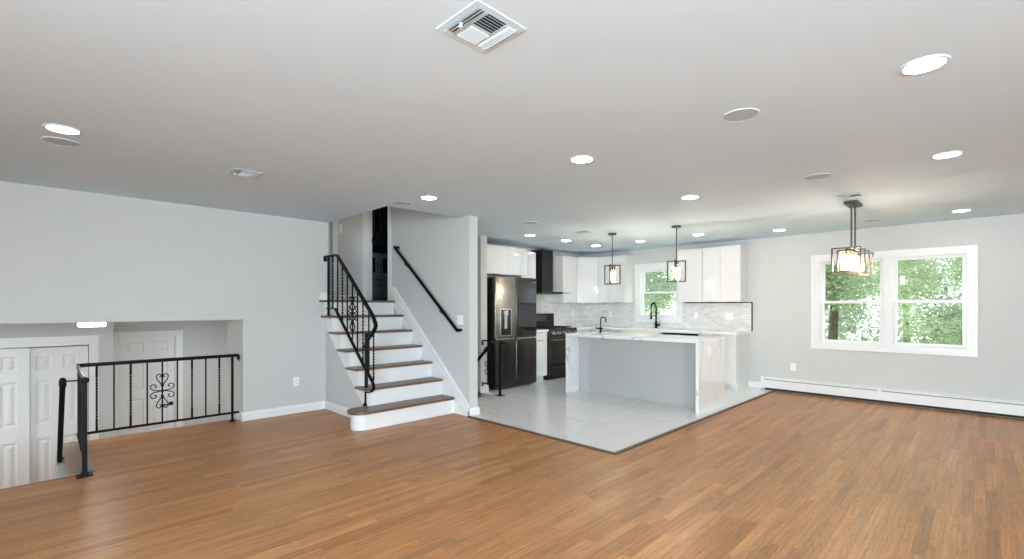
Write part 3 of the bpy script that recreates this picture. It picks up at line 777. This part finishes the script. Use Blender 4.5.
# kitchen faucet, spring neck
f = thing('kitchen_faucet', 'tall matte black spring pull-down faucet in front of the sink window', 'faucet', (8.19, 4.37, .93))
fx, fy = 8.19, 4.37
fx = 8.19
a = MB(); a.lathe((fx, fy, .93), [(.03, 0), (.03, .01), (.024, .014), (.024, .12), (.014, .125), (.014, .33), (.001, .331)], 20); part('body', a, M['black'], f, True)
arc = [(fx, fy, 1.26)]+[(fx-.095+.095*math.cos(t*PI/12), fy, 1.305+.095*math.sin(t*PI/12)) for t in range(13)]+[(fx-.19, fy, 1.24)]
a = MB(); a.tube(arc, .009, 10)
coil = []
L = len(arc)-1
for i in range(24*8+1):
    t = i/(24*8)*L; j = min(int(t), L-1); q = Vector(arc[j]).lerp(Vector(arc[j+1]), t-j)
    d = (Vector(arc[j+1])-Vector(arc[j])).normalized(); n1 = Vector((0, 1, 0)); n2 = d.cross(n1); an = i/8*2*PI
    coil.append(q+(n1*math.cos(an)+n2*math.sin(an))*.0135)
a.tube(coil, .003, 5); part('spring_neck', a, M['black'], f, True)
a = MB(); a.lathe((fx-.19, fy, 1.10), [(.018, 0), (.02, .02), (.015, .06), (.013, .14)], 16); part('spray_head', a, M['black'], f, True)
a = MB(); a.tube([(fx, fy, 1.15), (fx-.10, fy, 1.17), (fx-.17, fy, 1.17)], .006, 8); part('holder_arm', a, M['black'], f, True)
a = MB(); a.tube([(fx, fy, .99), (fx+.01, fy-.07, .99)], .018, 12); a.tube([(fx+.005, fy-.06, .99), (fx+.005, fy-.068, 1.07)], .005, 8); part('lever', a, M['black'], f, True)

# backsplash
b = MB()
b.box(4.95, 8.262, YK-.008, YK, .90, 1.62)
wall_holes(b, 2.715, YK-.008, .90, 1.42, [(3.88, 4.87, 1.03, 1.42)], lambda p, q, r0, r1: b.box(XW-.008, XW, p, q, r0, r1) if r1 > r0 else None)
bs = struct('wall_backsplash', b, M['mosaic'])
a = MB(); a.box(XW-.011, XW, 2.70, 2.716, .93, 1.412); a.box(XW-.011, XW, 2.70, 3.86, 1.395, 1.409); struct('edge_trim', a, M['black'], bs)

# range hood
h = thing('range_hood', 'tall black chimney range hood with glass canopy above the range', 'range hood', (6.8, 5.9, 1.57))
a = MB(); a.box(6.64, 6.955, 5.85, 6.12, 1.61, 2.40, .003); part('chimney', a, M['bmatte'], h)
a = MB(); a.box(6.47, 7.06, 5.70, 6.12, 1.575, 1.612, .005); part('fan_body', a, M['bmatte'], h)
a = MB()
n = 16; up = [(6.36+.88*i/n, 1.585+.028*math.sin(PI*i/n)) for i in range(n+1)]
a.prism(up+[(x, z-.006) for x, z in up[::-1]], 5.62, 6.12, 'y'); part('glass_canopy', a, M['hoodglass'], h)

# refrigerator
fr = thing('refrigerator', 'black stainless four-door refrigerator with ice dispenser and dark glass door', 'refrigerator', (5.53, 5.8, .012))
a = MB(); a.box(5.06, 6.03, 5.51, 6.10, .03, 1.80, .006); part('body', a, M['bmatte'], fr)
for x in (5.12, 5.94):
    a = MB(); a.tube([(x, 5.56, .012), (x, 5.56, .045)], .02, 12); part('foot', a, M['bmatte'], fr)
def rdoor(x0, x1, z0, z1, m, nm='door'):
    a = MB(); a.box(x0, x1, 5.43, 5.508, z0, z1, .018, 4); return part(nm, a, m, fr, True)
d1 = rdoor(5.06, 5.527, .83, 1.815, M['steel']); d2 = rdoor(5.535, 6.03, .83, 1.815, M['steeldk'])  # upper left door in lighter steel, its reflection put into the colour
d3 = rdoor(5.06, 5.527, .035, .80, M['steeldk']); d4 = rdoor(5.535, 6.03, .035, .80, M['steeldk'])
a = MB(); a.box(5.555, 6.01, 5.424, 5.431, .89, 1.77, .003); part('glass_panel', a, M['bglass'], d2)
a = MB(); a.box(5.93, 5.99, 5.423, 5.4245, 1.735, 1.745); part('badge', a, M['chrome'], d2)
for x0, x1 in ((5.08, 5.51), (5.55, 6.01)):
    a = MB(); a.box(x0, x1, 5.435, 5.50, .803, .827, .003); part('handle', a, M['chrome'], fr)
a = MB(); a.frame = MB.frame.__get__(a)
Tf = lambda u, v, w: (u, 5.43-v, w)
a = MB(Tf); a.frame(5.165, 5.42, .86, 1.30, .018, -.004, .006, .002); ds = part('dispenser_frame', a, M['chrome'], d1)
a = MB(Tf); a.box(5.18, 5.405, -.002, .003, .875, 1.285); part('dispenser_recess', a, M['bglass'], ds)
a = MB(Tf); a.box(5.235, 5.32, .002, .03, 1.19, 1.27, .006); a.box(5.245, 5.31, .002, .02, .98, 1.19, .008); part('dispenser_lever', a, M['chrome'], ds)

# range
rn = thing('kitchen_range', 'black stainless gas range with five knobs and oven window below the hood', 'stove', (6.83, 5.8, .012))
u0, u1 = 6.43, 7.235
a = MB(TS); a.box(u0, u1, .01, .60, .09, .915, .003); a.box(u0+.03, u1-.03, .03, .54, .012, .09); part('body', a, M['bmatte'], rn)
a = MB(TS); a.box(u0, u1, .01, .635, .915, .932, .004); part('cooktop', a, M['bmatte'], rn)
a = MB(TS); a.prism([(.012, .93), (.10, .93), (.075, 1.19), (.02, 1.20)], u0, u1, 'x') if False else a.box(u0, u1, .012, .075, .93, 1.20, .008); part('backguard', a, M['bmatte'], rn)
a = MB(TS); a.box(u0+.22, u1-.22, .074, .079, 1.05, 1.17, .002); dsp = part('control_display', a, M['bglass'], rn)
a = MB(TS); a.box(6.58, 6.615, .0785, .0805, 1.135, 1.15); part('lit_digits', a, M['led'], dsp)
a = MB(TS); a.box(u0, u1, .60, .64, .79, .915, .006); kp = part('knob_panel', a, M['steeldk'], rn)
for i in range(5):
    x = u0+.10+i*(u1-u0-.20)/4; a = MB(TS); a.cyl((x, .64, .855), (x, .648, .855), .032, 20); a.cyl((x, .648, .855), (x, .685, .855), .025, 20); part('knob', a, M['chrome'], kp, True)
a = MB(TS); a.box(u0+.005, u1-.005, .60, .638, .27, .785, .006); od = part('oven_door', a, M['steeldk'], rn)
a = MB(TS); a.box(u0+.09, u1-.09, .636, .6405, .35, .66, .003); part('oven_window', a, M['bglass'], od)
a = MB(TS); a.tube([(u0+.05, .685, .735), (u1-.05, .685, .735)], .012, 12); a.box(u0+.05, u0+.075, .635, .69, .723, .747); a.box(u1-.075, u1-.05, .635, .69, .723, .747); part('handle', a, M['steel'], od, True)
a = MB(TS); a.box(u0+.005, u1-.005, .60, .636, .095, .262, .006); part('storage_drawer', a, M['steeldk'], rn)
for k in range(3):
    xa = u0+.02+k*(u1-u0-.04)/3; xb = u0+.02+(k+1)*(u1-u0-.04)/3-.008; a = MB(TS)
    for v in (.12, .22, .32, .42, .52): a.box(xa, xb, v-.006, v+.006, .944, .960)
    for x in (xa+.006, (xa+xb)/2, xb-.006): a.box(x-.006, x+.006, .12, .52, .944, .960)
    for x in (xa+.006, xb-.006):
        for v in (.12, .52): a.box(x-.006, x+.006, v-.006, v+.006, .932, .945)
    part('burner_grate', a, M['iron'], rn)
for x in (u0+.16, u1-.16):
    for v in (.20, .45):
        a = MB(TS); a.cyl((x, v, .932), (x, v, .942), .045, 20); part('burner', a, M['iron'], rn, True)

# island
isl = thing('kitchen_island', 'grey gloss kitchen island cabinet with recessed seating side under white quartz', 'kitchen island', (6.28, 3.54, .012))
a = MB(); a.box(6.045, 6.53, 2.545, 3.98, .10, .876); a.box(6.045, 6.53, 4.34, 4.535, .10, .876); a.box(6.045, 6.53, 3.98, 4.34, .10, .70); a.box(6.045, 6.46, 2.545, 4.535, .012, .10); part('carcass', a, M['gloss'], isl)
a = MB(); a.box(6.025, 6.044, 2.545, 4.535, .013, .876, .002); part('back_panel', a, M['greyg'], isl, label='plain glossy grey panel facing the living room')
for i in range(4):
    y0 = 2.545+i*.4975; a = MB(); a.box(6.531, 6.549, y0+.002, y0+.4955, .105, .872, .002); d = part('door', a, M['gloss'], isl)
    a = MB(); a.box(6.545, 6.56, y0+.19, y0+.31, .868, .873); part('handle', a, M['steeldk'], d)
it = thing('island_countertop', 'white veined quartz island top with waterfall ends down to the tile floor', 'countertop', (6.16, 3.54, .012))
a = MB(); sx0, sx1, sy0, sy1 = 6.21, 6.49, 4.00, 4.32
for q in ((5.75, sx0, 2.50, 4.58), (sx1, 6.57, 2.50, 4.58), (sx0, sx1, 2.50, sy0), (sx0, sx1, sy1, 4.58)): a.box(q[0], q[1], q[2], q[3], .88, .92)
part('top', a, M['quartz'], it)
for y0, y1 in ((2.50, 2.54), (4.54, 4.58)):
    a = MB(); a.box(5.75, 6.57, y0, y1, .012, .8799, .001); part('waterfall_panel', a, M['quartz'], it)
ps = thing('prep_sink', 'small undermount prep sink in the island countertop beside the small faucet', 'sink', (6.35, 4.16, .75))
a = MB(); a.box(sx0-.01, sx1+.01, sy0-.01, sy1+.01, .72, .73); a.box(sx0-.01, sx0, sy0-.01, sy1+.01, .73, .878); a.box(sx1, sx1+.01, sy0-.01, sy1+.01, .73, .878); a.box(sx0, sx1, sy0-.01, sy0, .73, .878); a.box(sx0, sx1, sy1, sy1+.01, .73, .878); part('basin', a, M['chrome'], ps)
a = MB(); a.lathe((6.35, 4.16, .73), [(.001, .004), (.03, .004), (.035, .001)], 20); part('drain', a, M['bmatte'], ps, True)
pf = thing('prep_faucet', 'small matte black gooseneck faucet standing on the island', 'faucet', (6.38, 4.37, .92))
a = MB(); a.lathe((6.38, 4.37, .92), [(.022, 0), (.022, .008), (.016, .012), (.016, .085), (.001, .086)], 18); part('body', a, M['black'], pf, True)
a = MB(); cx = .05; a.tube([(6.38, 4.37, 1.0)]+[(6.38, 4.37-cx+cx*math.cos(t*PI/10), 1.118+cx*math.sin(t*PI/10)) for t in range(11)]+[(6.38, 4.37-2*cx, 1.085)], .010, 10); part('spout', a, M['black'], pf, True)
a = MB(); a.tube([(6.36, 4.40, .985), (6.40, 4.34, .985)], .013, 10); a.tube([(6.345, 4.42, .985), (6.34, 4.43, 1.05)], .005, 8); a.tube([(6.38, 4.37, .985), (6.34, 4.43, .985)], .012, 10); part('lever', a, M['black'], pf, True)

# ------------------------------------------------------------------ outlets and switches
def outlet(label, T, u, w, wid=.072, hgt=.115, kind='wall_outlet', cat='outlet', grp='white outlets'):
    o = thing(kind, label, cat, T(u, 0, w), grp)
    a = MB(T); a.box(u-wid/2, u+wid/2, 0, .006, w-hgt/2, w+hgt/2, .002); part('cover_plate', a, M['plate'], o)
    n = 2 if wid > .09 else 1
    for i in range(n):
        c_ = u+(i-(n-1)/2)*.046
        if kind == 'wall_outlet':
            for dz in (-.02, .02):
                a = MB(T); a.box(c_-.016, c_+.016, .005, .0085, w+dz-.014, w+dz+.014, .002); rc = part('receptacle', a, M['plate'], o)
                a = MB(T)
                for du in (-.006, .006): a.box(c_+du-.001, c_+du+.001, .008, .0088, w+dz-.004, w+dz+.006)
                part('slots', a, M['slotdk'], rc)
        else:
            a = MB(T); a.box(c_-.016, c_+.016, .005, .010, w-.033, w+.033, .002); part('rocker', a, M['plate'], o)
    return o
TP = lambda u, v, w: (3.70-v, u, w)
TI = lambda u, v, w: (u, 2.50-v, w)
TSb = lambda u, v, w: (u, YK-.008-v, w)
TWb = lambda u, v, w: (XW-.008-v, u, w)
outlet('white wall outlet low on the grey wall left of the stairs', TS, 2.292, .394)
outlet('white wall outlet low on the window wall above the baseboard heater', TW, 2.11, .40)
outlet('white outlet on the mosaic backsplash right of the range', TSb, 7.907, 1.19)
outlet('white outlet on the backsplash between the corner and the sink window', TWb, 5.42, 1.18)
outlet('white outlet on the backsplash just right of the sink window', TWb, 3.646, 1.176)
outlet('wide white outlet plate on the backsplash near its black edge trim', TWb, 3.07, 1.17, .118)
outlet('white outlet on the veined waterfall end of the island', TI, 6.07, .767)
outlet('white double light switch on the grey wall below the stair handrail', TP, 4.605, 1.17, .118, .118, 'light_switch', 'switch', None)
b = MB(TU); b.box(3.395, 3.445, 0, .02, 2.51, 2.65, .006); ws = solo('wall_sensor', b, M['plate'], 'small white upright wall sensor on the grey upstairs hall wall', 'sensor', (3.42, 7.3, 2.51))

# ------------------------------------------------------------------ baseboard heater
TH = lambda u, v, w: (XW-v, u, w)
hh = thing('baseboard_heater', 'long white baseboard heater along the floor under the double window', 'heater', (8.24, .0, 0))
ye = -1.6
a = MB(); a.prism([(XW-.004, .045), (XW-.07, .045), (XW-.07, .165), (XW-.055, .185), (XW-.06, .188), (XW-.012, .212), (XW-.002, .212)], ye, 2.53, 'y'); part('cover', a, M['heater'], hh)
a = MB(); a.box(XW-.0725, XW-.03, ye, 2.50, .172, .177); part('damper_slot', a, M['slotdk'], hh)
a = MB(); a.box(XW-.05, XW-.006, ye, 2.50, .012, .046); part('heating_fins', a, M['slotdk'], hh)
for y in (2.50, 1.02):
    a = MB(); a.box(XW-.078, XW-.002, y, y+(.055 if y > 2 else .04), .035 if y > 2 else .045, .216, .004); part('end_cap' if y > 2 else 'joint_cover', a, M['heater'], hh)

# ------------------------------------------------------------------ recessed lights, speakers, vents
def recessed(loc, label):
    o = thing('recessed_light', label, 'ceiling light', loc, 'recessed ceiling lights')
    a = MB(); R = .092
    prof = [(R, 0), (R-.004, -.006), (R-.016, -.007), (R-.018, -.004)]
    a.ring([[(loc[0]+r_*math.cos(2*PI*j/40), loc[1]+r_*math.sin(2*PI*j/40), loc[2]+z) for j in range(40)] for r_, z in prof], cap=False); part('trim_ring', a, M['fixture'], o, True)
    a = MB(); a.lathe(loc, [(R-.016, -.001), (R-.017, -.0055), (.001, -.006)], 40); part('lens', a, M['lens'], o)
    return o
L0 = recessed((.11, 4.06, H), 'lit recessed ceiling light above the lower hall opening, beside a ceiling speaker')
for (x, y, lb) in (
    (2.86, .20, 'lit recessed ceiling light nearest the viewer, largest of all'),
    (2.88, 2.14, 'lit recessed ceiling light in the middle of the living room ceiling'),
    (2.80, 3.99, 'lit recessed ceiling light in front of the ceiling edge over the stairs'),
    (4.67, .20, 'lit recessed ceiling light right of the dining chandelier, second nearest on that side'),
    (4.65, 2.11, 'lit recessed ceiling light between the living room centre and the island pendants'),
    (7.51, .20, 'lit recessed ceiling light near the wall above the right window sash'),
    (7.56, 2.11, 'lit recessed ceiling light near the window wall just right of the white wall cabinets'),
    (5.37, 4.98, 'lit recessed ceiling light in front of the refrigerator'),
    (6.25, 4.97, 'lit recessed ceiling light in front of the black range hood'),
    (7.14, 4.99, 'lit recessed ceiling light in the kitchen corner, before the corner cabinet'),
    (7.18, 4.12, 'lit recessed ceiling light before the sink window between the two pendants'),
    (7.16, 3.12, 'lit recessed ceiling light before the free-end wall cabinets, beside the second pendant')):
    dup(L0, (x, y, H), lb)
def speaker(loc, label):
    o = thing('ceiling_speaker', label, 'speaker', loc, 'round ceiling speakers')
    a = MB(); R = .10
    a.ring([[(loc[0]+r_*math.cos(2*PI*j/40), loc[1]+r_*math.sin(2*PI*j/40), loc[2]+z) for j in range(40)] for r_, z in [(R, 0), (R-.002, -.004), (R-.008, -.005), (R-.009, -.003)]], cap=False); part('rim', a, M['fixture'], o, True)
    a = MB(); a.lathe(loc, [(R-.008, -.001), (R-.009, -.0035), (.001, -.0045)], 40); part('grille', a, M['speaker'], o)
    return o
S0 = speaker((2.866, 1.0, H), 'unlit round speaker in the ceiling nearest the viewer')
for (x, y, lb) in ((.11, 4.38, 'unlit round ceiling speaker next to the recessed light over the lower hall opening'),
                   (2.75, 4.41, 'unlit round ceiling speaker beside the recessed light over the stairs'),
                   (4.68, 1.01, 'unlit round ceiling speaker between the viewer and the dining chandelier'),
                   (7.57, 1.03, 'unlit round ceiling speaker just behind the dining chandelier, near the window'),
                   (4.58, 4.23, 'unlit round ceiling speaker above the kitchen entry by the refrigerator')):
    dup(S0, (x, y, H), lb)
def vent(x0, x1, y0, y1, label):
    loc = ((x0+x1)/2, (y0+y1)/2, H)
    o = thing('ceiling_vent', label, 'vent', loc, 'white ceiling vents')
    a = MB(); e = .032; z0, z1 = H-.004, H-.0005
    a.box(x0, x0+e, y0, y1, z0, z1, .003); a.box(x1-e, x1, y0, y1, z0, z1, .003); a.box(x0+e, x1-e, y0, y0+e, z0, z1, .003); a.box(x0+e, x1-e, y1-e, y1, z0, z1, .003)
    mx, my = x1-x0-2*e, y1-y0-2*e
    xa, xb = x0+e+mx*.22, x0+e+mx*.78
    a.box(xa-.006, xa+.006, y0+e, y1-e, z0, z1); a.box(xb-.006, xb+.006, y0+e, y1-e, z0, z1); ym = (y0+y1)/2; a.box(xa, xb, ym-.006, ym+.006, z0, z1)
    part('frame', a, M['fixture'], o)
    a = MB(); a.box(x0+.02, x1-.02, y0+.02, y1-.02, H-.0018, H-.0005); part('duct_opening', a, M['slotdk'], o)
    def slat_y(cx, t, sgn):   # slat running along Y
        a.prism([(cx-.007, H-.003 if sgn > 0 else H-.010), (cx+.007, H-.010 if sgn > 0 else H-.003), (cx+.007, (H-.010 if sgn > 0 else H-.003)+.0012), (cx-.007, (H-.003 if sgn > 0 else H-.010)+.0012)], t[0], t[1], 'y')
    def slat_x(cy, t, sgn):
        a.prism([(cy-.0040, H-.003 if sgn > 0 else H-.010), (cy+.0040, H-.010 if sgn > 0 else H-.003), (cy+.0040, (H-.010 if sgn > 0 else H-.003)+.0012), (cy-.0040, (H-.003 if sgn > 0 else H-.010)+.0012)], t[0], t[1], 'x')
    a = MB()
    for i in range(3): slat_y(x0+e+mx*.22*(i+.5)/3-.003, (y0+e, y1-e), -1); slat_y(xb+.004+(x1-e-xb)*(i+.5)/3, (y0+e, y1-e), 1)
    n = 6
    for i in range(n):
        slat_x(y0+e+(ym-y0-e)*(i+.5)/n, (xa+.006, xb-.006), -1); slat_x(ym+(y1-e-ym)*(i+.5)/n, (xa+.006, xb-.006), 1)
    part('louvers', a, M['fixture'], o)
    a = MB(); a.box(x0+e+.004, x0+e+.012, ym+.012, ym+.02, H-.026, H-.008); a.box(x0+e-.004, x0+e+.012, ym+.01, ym+.022, H-.028, H-.024, .002); part('lever', a, M['fixture'], o)
    return o
vent(1.115, 1.375, 1.29, 1.545, 'large square four-way ceiling vent with louvers nearest the viewer')
vent(1.10, 1.33, 4.22, 4.45, 'small ceiling vent near the left wall above the railing')
vent(5.60, 5.86, .84, 1.08, 'ceiling vent directly in front of the dining chandelier canopy')
vent(5.62, 5.84, 4.10, 4.32, 'ceiling vent in the kitchen beside the left pendant canopy')

# ------------------------------------------------------------------ pendants
def pendant(loc, label):
    o = thing('pendant_light', label, 'pendant lamp', loc, 'island pendants')
    x, y, z = loc     # z = bottom of the cage
    top = z+.295; hw = .125; t = .008
    a = MB(); a.lathe((x, y, H), [(.001, 0), (.062, 0), (.062, -.018), (.058, -.022), (.001, -.022)], 32); part('canopy', a, M['bronze'], o, True)
    a = MB(); a.cyl((x, y, H-.02), (x, y, top-.05), .007, 10); part('rod', a, M['bronze'], o, True)
    for ang in (16, 106):
        ca, sa = math.cos(math.radians(ang)), math.sin(math.radians(ang))
        def T(u, v, w): return (x+u*ca-v*sa, y+u*sa+v*ca, w)
        a = MB(T); zz = 0 if ang == 16 else .0005
        a.box(-hw, hw, -.009, .009, top-2*t-zz, top-zz); a.box(-hw, hw, -.009, .009, z+zz, z+2*t+zz)
        a.box(-hw, -hw+2*t, -.009, .009, z+2*t, top-2*t); a.box(hw-2*t, hw, -.009, .009, z+2*t, top-2*t)
        part('cage_frame', a, M['bronze'], o)
    a = MB(); a.lathe((x, y, top-.11), [(.014, 0), (.017, .01), (.017, .09), (.009, .10)], 16); part('socket', a, M['bronze'], o, True)
    a = MB(); a.lathe((x, y, z+.055), [(.001, 0), (.012, .005), (.019, .022), (.020, .06), (.018, .10), (.011, .13), (.001, .132)], 20); part('bulb', a, M['bulb'], o, True)
    a = MB(); a.ring([[(x+r_*math.cos(2*PI*j/28), y+r_*math.sin(2*PI*j/28), zz_) for j in range(28)] for r_, zz_ in ((.045, z+.03), (.045, z+.23), (.042, z+.23), (.042, z+.03))], cap=False, closed=True); part('glass_shade', a, M['shade'], o, True)
    a = MB(); a.lathe((x, y, z-.012), [(.001, 0), (.008, .003), (.008, .014)], 12); part('finial', a, M['bronze'], o, True)
    return o
P0 = pendant((6.15, 4.0, 1.67), 'black open-frame cage pendant over the far end of the island, before the corner cabinets')
dup(P0, (6.19, 3.0, 1.67), 'black open-frame cage pendant over the near end of the island, before the sink window')

# chandelier
ch = thing('dining_chandelier', 'rectangular dark metal chandelier of four open frames with glowing bulbs before the double window', 'chandelier', (6.14, 1.0, 1.68))
a = MB(); a.box(5.99, 6.29, .94, 1.06, H-.028, H, .003); part('canopy', a, M['bronze'], ch)
for x in (6.04, 6.24):
    a = MB(); a.cyl((x, 1.0, H-.02), (x, 1.0, 1.935), .008, 10); part('rod', a, M['bronze'], ch, True)
a = MB(); a.box(5.77, 6.52, .992, 1.008, 1.918, 1.93); part('spine_bar', a, M['bronze'], ch)
for i in range(4):
    x = 5.77+.25*i; a = MB(lambda u, v, w: (x+v, u, w)); a.frame(.875, 1.125, 1.682, 1.935, .013, -.009, .009); part('cage_frame', a, M['bronze'], ch)
for i in range(4):
    x = 5.83+.207*i
    a = MB(); a.lathe((x, 1.0, 1.845), [(.013, 0), (.016, .01), (.016, .07), (.008, .08)], 14); part('socket', a, M['bronze'], ch, True)
    a = MB(); a.lathe((x, 1.0, 1.715), [(.001, 0), (.012, .005), (.019, .022), (.020, .06), (.018, .10), (.011, .13), (.001, .132)], 20); part('bulb', a, M['bulb2'], ch, True)

for i in range(4):
    x = 5.83+.207*i
    a = MB(); a.ring([[(x+r_*math.cos(2*PI*j/24), 1.0+r_*math.sin(2*PI*j/24), zz_) for j in range(24)] for r_, zz_ in ((.055, 1.70), (.055, 1.90), (.052, 1.90), (.052, 1.70))], cap=False, closed=True); part('glass_shade', a, M['shade'], ch, True)

# flush disc light in the opening to the lower hall
fl = thing('flush_light', 'lit flat disc ceiling light at the top of the lower hall opening', 'ceiling light', (.385, 6.38, LC))
a = MB(); a.lathe((.385, 6.38, LC), [(.11, 0), (.11, -.012), (.10, -.014)], 40); part('housing', a, M['trim'], fl, True)
a = MB(); a.lathe((.385, 6.38, LC), [(.105, -.013), (.108, -.020), (.108, -.040), (.10, -.048), (.001, -.05)], 40); part('diffuser', a, M['lens'], fl, True)
# ------------------------------------------------------------------ bathroom glimpsed upstairs
va = thing('vanity_cabinet', 'dim grey-blue vanity cabinet with dark door panels inside the dark upstairs room', 'cabinet', (5.23, 9.5, UF))
TV = lambda u, v, w: (u, 9.79-v, w)
a = MB(TV); a.box(4.82, 5.64, 0, .47, UF+.09, 2.50, .003); a.box(4.85, 5.61, 0, .42, UF, UF+.09); part('carcass', a, M['vanity'], va)
for p, q in ((4.84, 5.228), (5.232, 5.62)):
    a = MB(TV); a.frame(p, q, 1.98, 2.47, .085, .47, .49, .003); d = part('door', a, M['vanity'], va)
    a = MB(TV); a.box(p+.08, q-.08, .465, .475, 2.06, 2.39); part('door_glass', a, M['bglass'], d)
    a = MB(TV); xx = q-.04 if p < 5 else p+.04; a.tube([(xx, .505, 2.12), (xx, .505, 2.30)], .006, 8); part('handle', a, M['black'], d)
for z0, z1 in ((1.53, 1.73), (1.74, 1.85), (1.86, 1.97)):
    a = MB(TV); a.box(4.84, 5.62, .47, .49, z0, z1, .004); d = part('drawer', a, M['vanity'], va)
    a = MB(TV); a.tube([(5.15, .505, (z0+z1)/2), (5.31, .505, (z0+z1)/2)], .006, 8); part('handle', a, M['black'], d)
a = MB(TV); a.box(4.80, 5.66, 0, .50, 2.50, 2.53, .003); part('top', a, M['bmatte'], va)
a = MB(TV); a.ring([[(5.23+r_*1.25*math.cos(2*PI*j/28), .25+r_*.8*math.sin(2*PI*j/28), 2.53+z) for j in range(28)] for r_, z in ((.12, 0), (.19, .10), (.21, .14), (.19, .138), (.11, .02))])
solo('vessel_sink', a, M['bmatte'], 'black bowl sink standing on the vanity inside the dark upstairs room', 'sink', (5.23, 9.54, 2.53), smooth=True)
pc = thing('picture_frame', 'narrow dark brown framed panel on the dark wall of the upstairs room', 'picture', (5.45, 9.8, 2.96))
a = MB(TV); a.frame(5.36, 5.54, 2.96, 3.6, .03, -.01, .02, .003); part('frame', a, M['tread'], pc)
a = MB(TV); a.box(5.385, 5.515, -.008, .008, 2.985, 3.575); part('panel', a, M['bmatte'], pc)

# ------------------------------------------------------------------ outdoors: lawn and trees
b = MB(); b.box(8.45, 40, -25, 30, -1.5, -1.3); gl = struct('ground', b, M['lawn'])
def crown(n, blobs, size, rng):
    vs, fs = [], []
    for _ in range(n):
        cx, cy, cz, R = rng.choice(blobs)
        d = Vector((rng.gauss(0, 1), rng.gauss(0, 1), rng.gauss(0, 1))).normalized()*R*(rng.random()**.45)
        p = Vector((cx, cy, cz))+d*.95
        a_ = Vector((rng.gauss(0, 1), rng.gauss(0, 1), rng.gauss(0, .5))).normalized()
        b_ = a_.cross(Vector((rng.gauss(0, .6), rng.gauss(0, .6), 1))).normalized(); n_ = a_.cross(b_)
        s = size*(.6+.8*rng.random()); i = len(vs)
        vs += [p-a_*s, p+b_*s*.45-a_*s*.1, p+a_*s-n_*s*.25, p-b_*s*.45-a_*s*.1, p+n_*s*.12]
        fs += [(i, i+1, i+4), (i+1, i+2, i+4), (i+2, i+3, i+4), (i+3, i, i+4)]
    me = bpy.data.meshes.new('foliage'); me.from_pydata(vs, [], fs); return me
def tree(loc, label, blobs, n, size, m, trunk_r, trunk_h, seed, lean=(0, 0)):
    rng = random.Random(seed)
    o = thing('tree', label, 'tree', loc, 'trees outside the windows')
    f_ = bpy.data.objects.new('foliage', crown(n, blobs, size, rng)); COL.objects.link(f_); f_.data.materials.append(m); f_.parent = o; f_['kind'] = 'stuff'
    a = MB(); pts = spline([(loc[0], loc[1], loc[2]), (loc[0]+lean[0]*.3, loc[1]+lean[1]*.3, loc[2]+trunk_h*.4), (loc[0]+lean[0], loc[1]+lean[1], loc[2]+trunk_h)], 5)
    a.tube(pts, [trunk_r*(1-.55*i/(len(pts)-1)) for i in range(len(pts))], 12)
    part('trunk', a, M['bark'], o, True)
    return o
G = -1.3
def blobs(rng, n, ry, z0, z1, r0, r1, rx=None):
    return [(rng.uniform(-(rx or ry), rx or ry), rng.uniform(-ry, ry), rng.uniform(z0, z1), rng.uniform(r0, r1)) for _ in range(n)]
rg_ = random.Random(3)
tree((13.2, 2.60, G), 'leafy tree with dark trunk outside the left half of the double window', blobs(rg_, 30, 1.5, 2.0, 5.0, .4, .75)+[(-.9, .1, 2.95, .5), (-.95, -.1, 3.4, .55), (-.85, .25, 3.5, .55), (-.9, -.3, 3.0, .5), (-.8, .1, 4.1, .6)]*2, 28000, .042, M['leaf'], .15, 3.6, 1, (.15, -.1))
tree((12.4, .30, G), 'bushy pale green tree outside the right half of the double window', blobs(rg_, 34, 1.15, 1.0, 4.4, .35, .7), 26000, .038, M['leaf'], .07, 2.4, 2)
tree((17.5, 1.6, G), 'taller bluish green tree behind the others outside the double window', blobs(rg_, 40, 2.6, 1.0, 6.5, .6, 1.1), 40000, .06, M['leaf2'], .12, 4, 3)
tree((12.3, 7.35, G), 'dense green tree outside the small sink window', blobs(rg_, 40, 1.6, 1.3, 4.8, .4, .75), 32000, .042, M['leaf2'], .08, 2.6, 4)
tree((17.2, 9.2, G), 'broad tree further off, seen deep through the small sink window', blobs(rg_, 34, 2.6, 1.0, 6.5, .6, 1.1), 32000, .065, M['leaf'], .12, 4, 5)
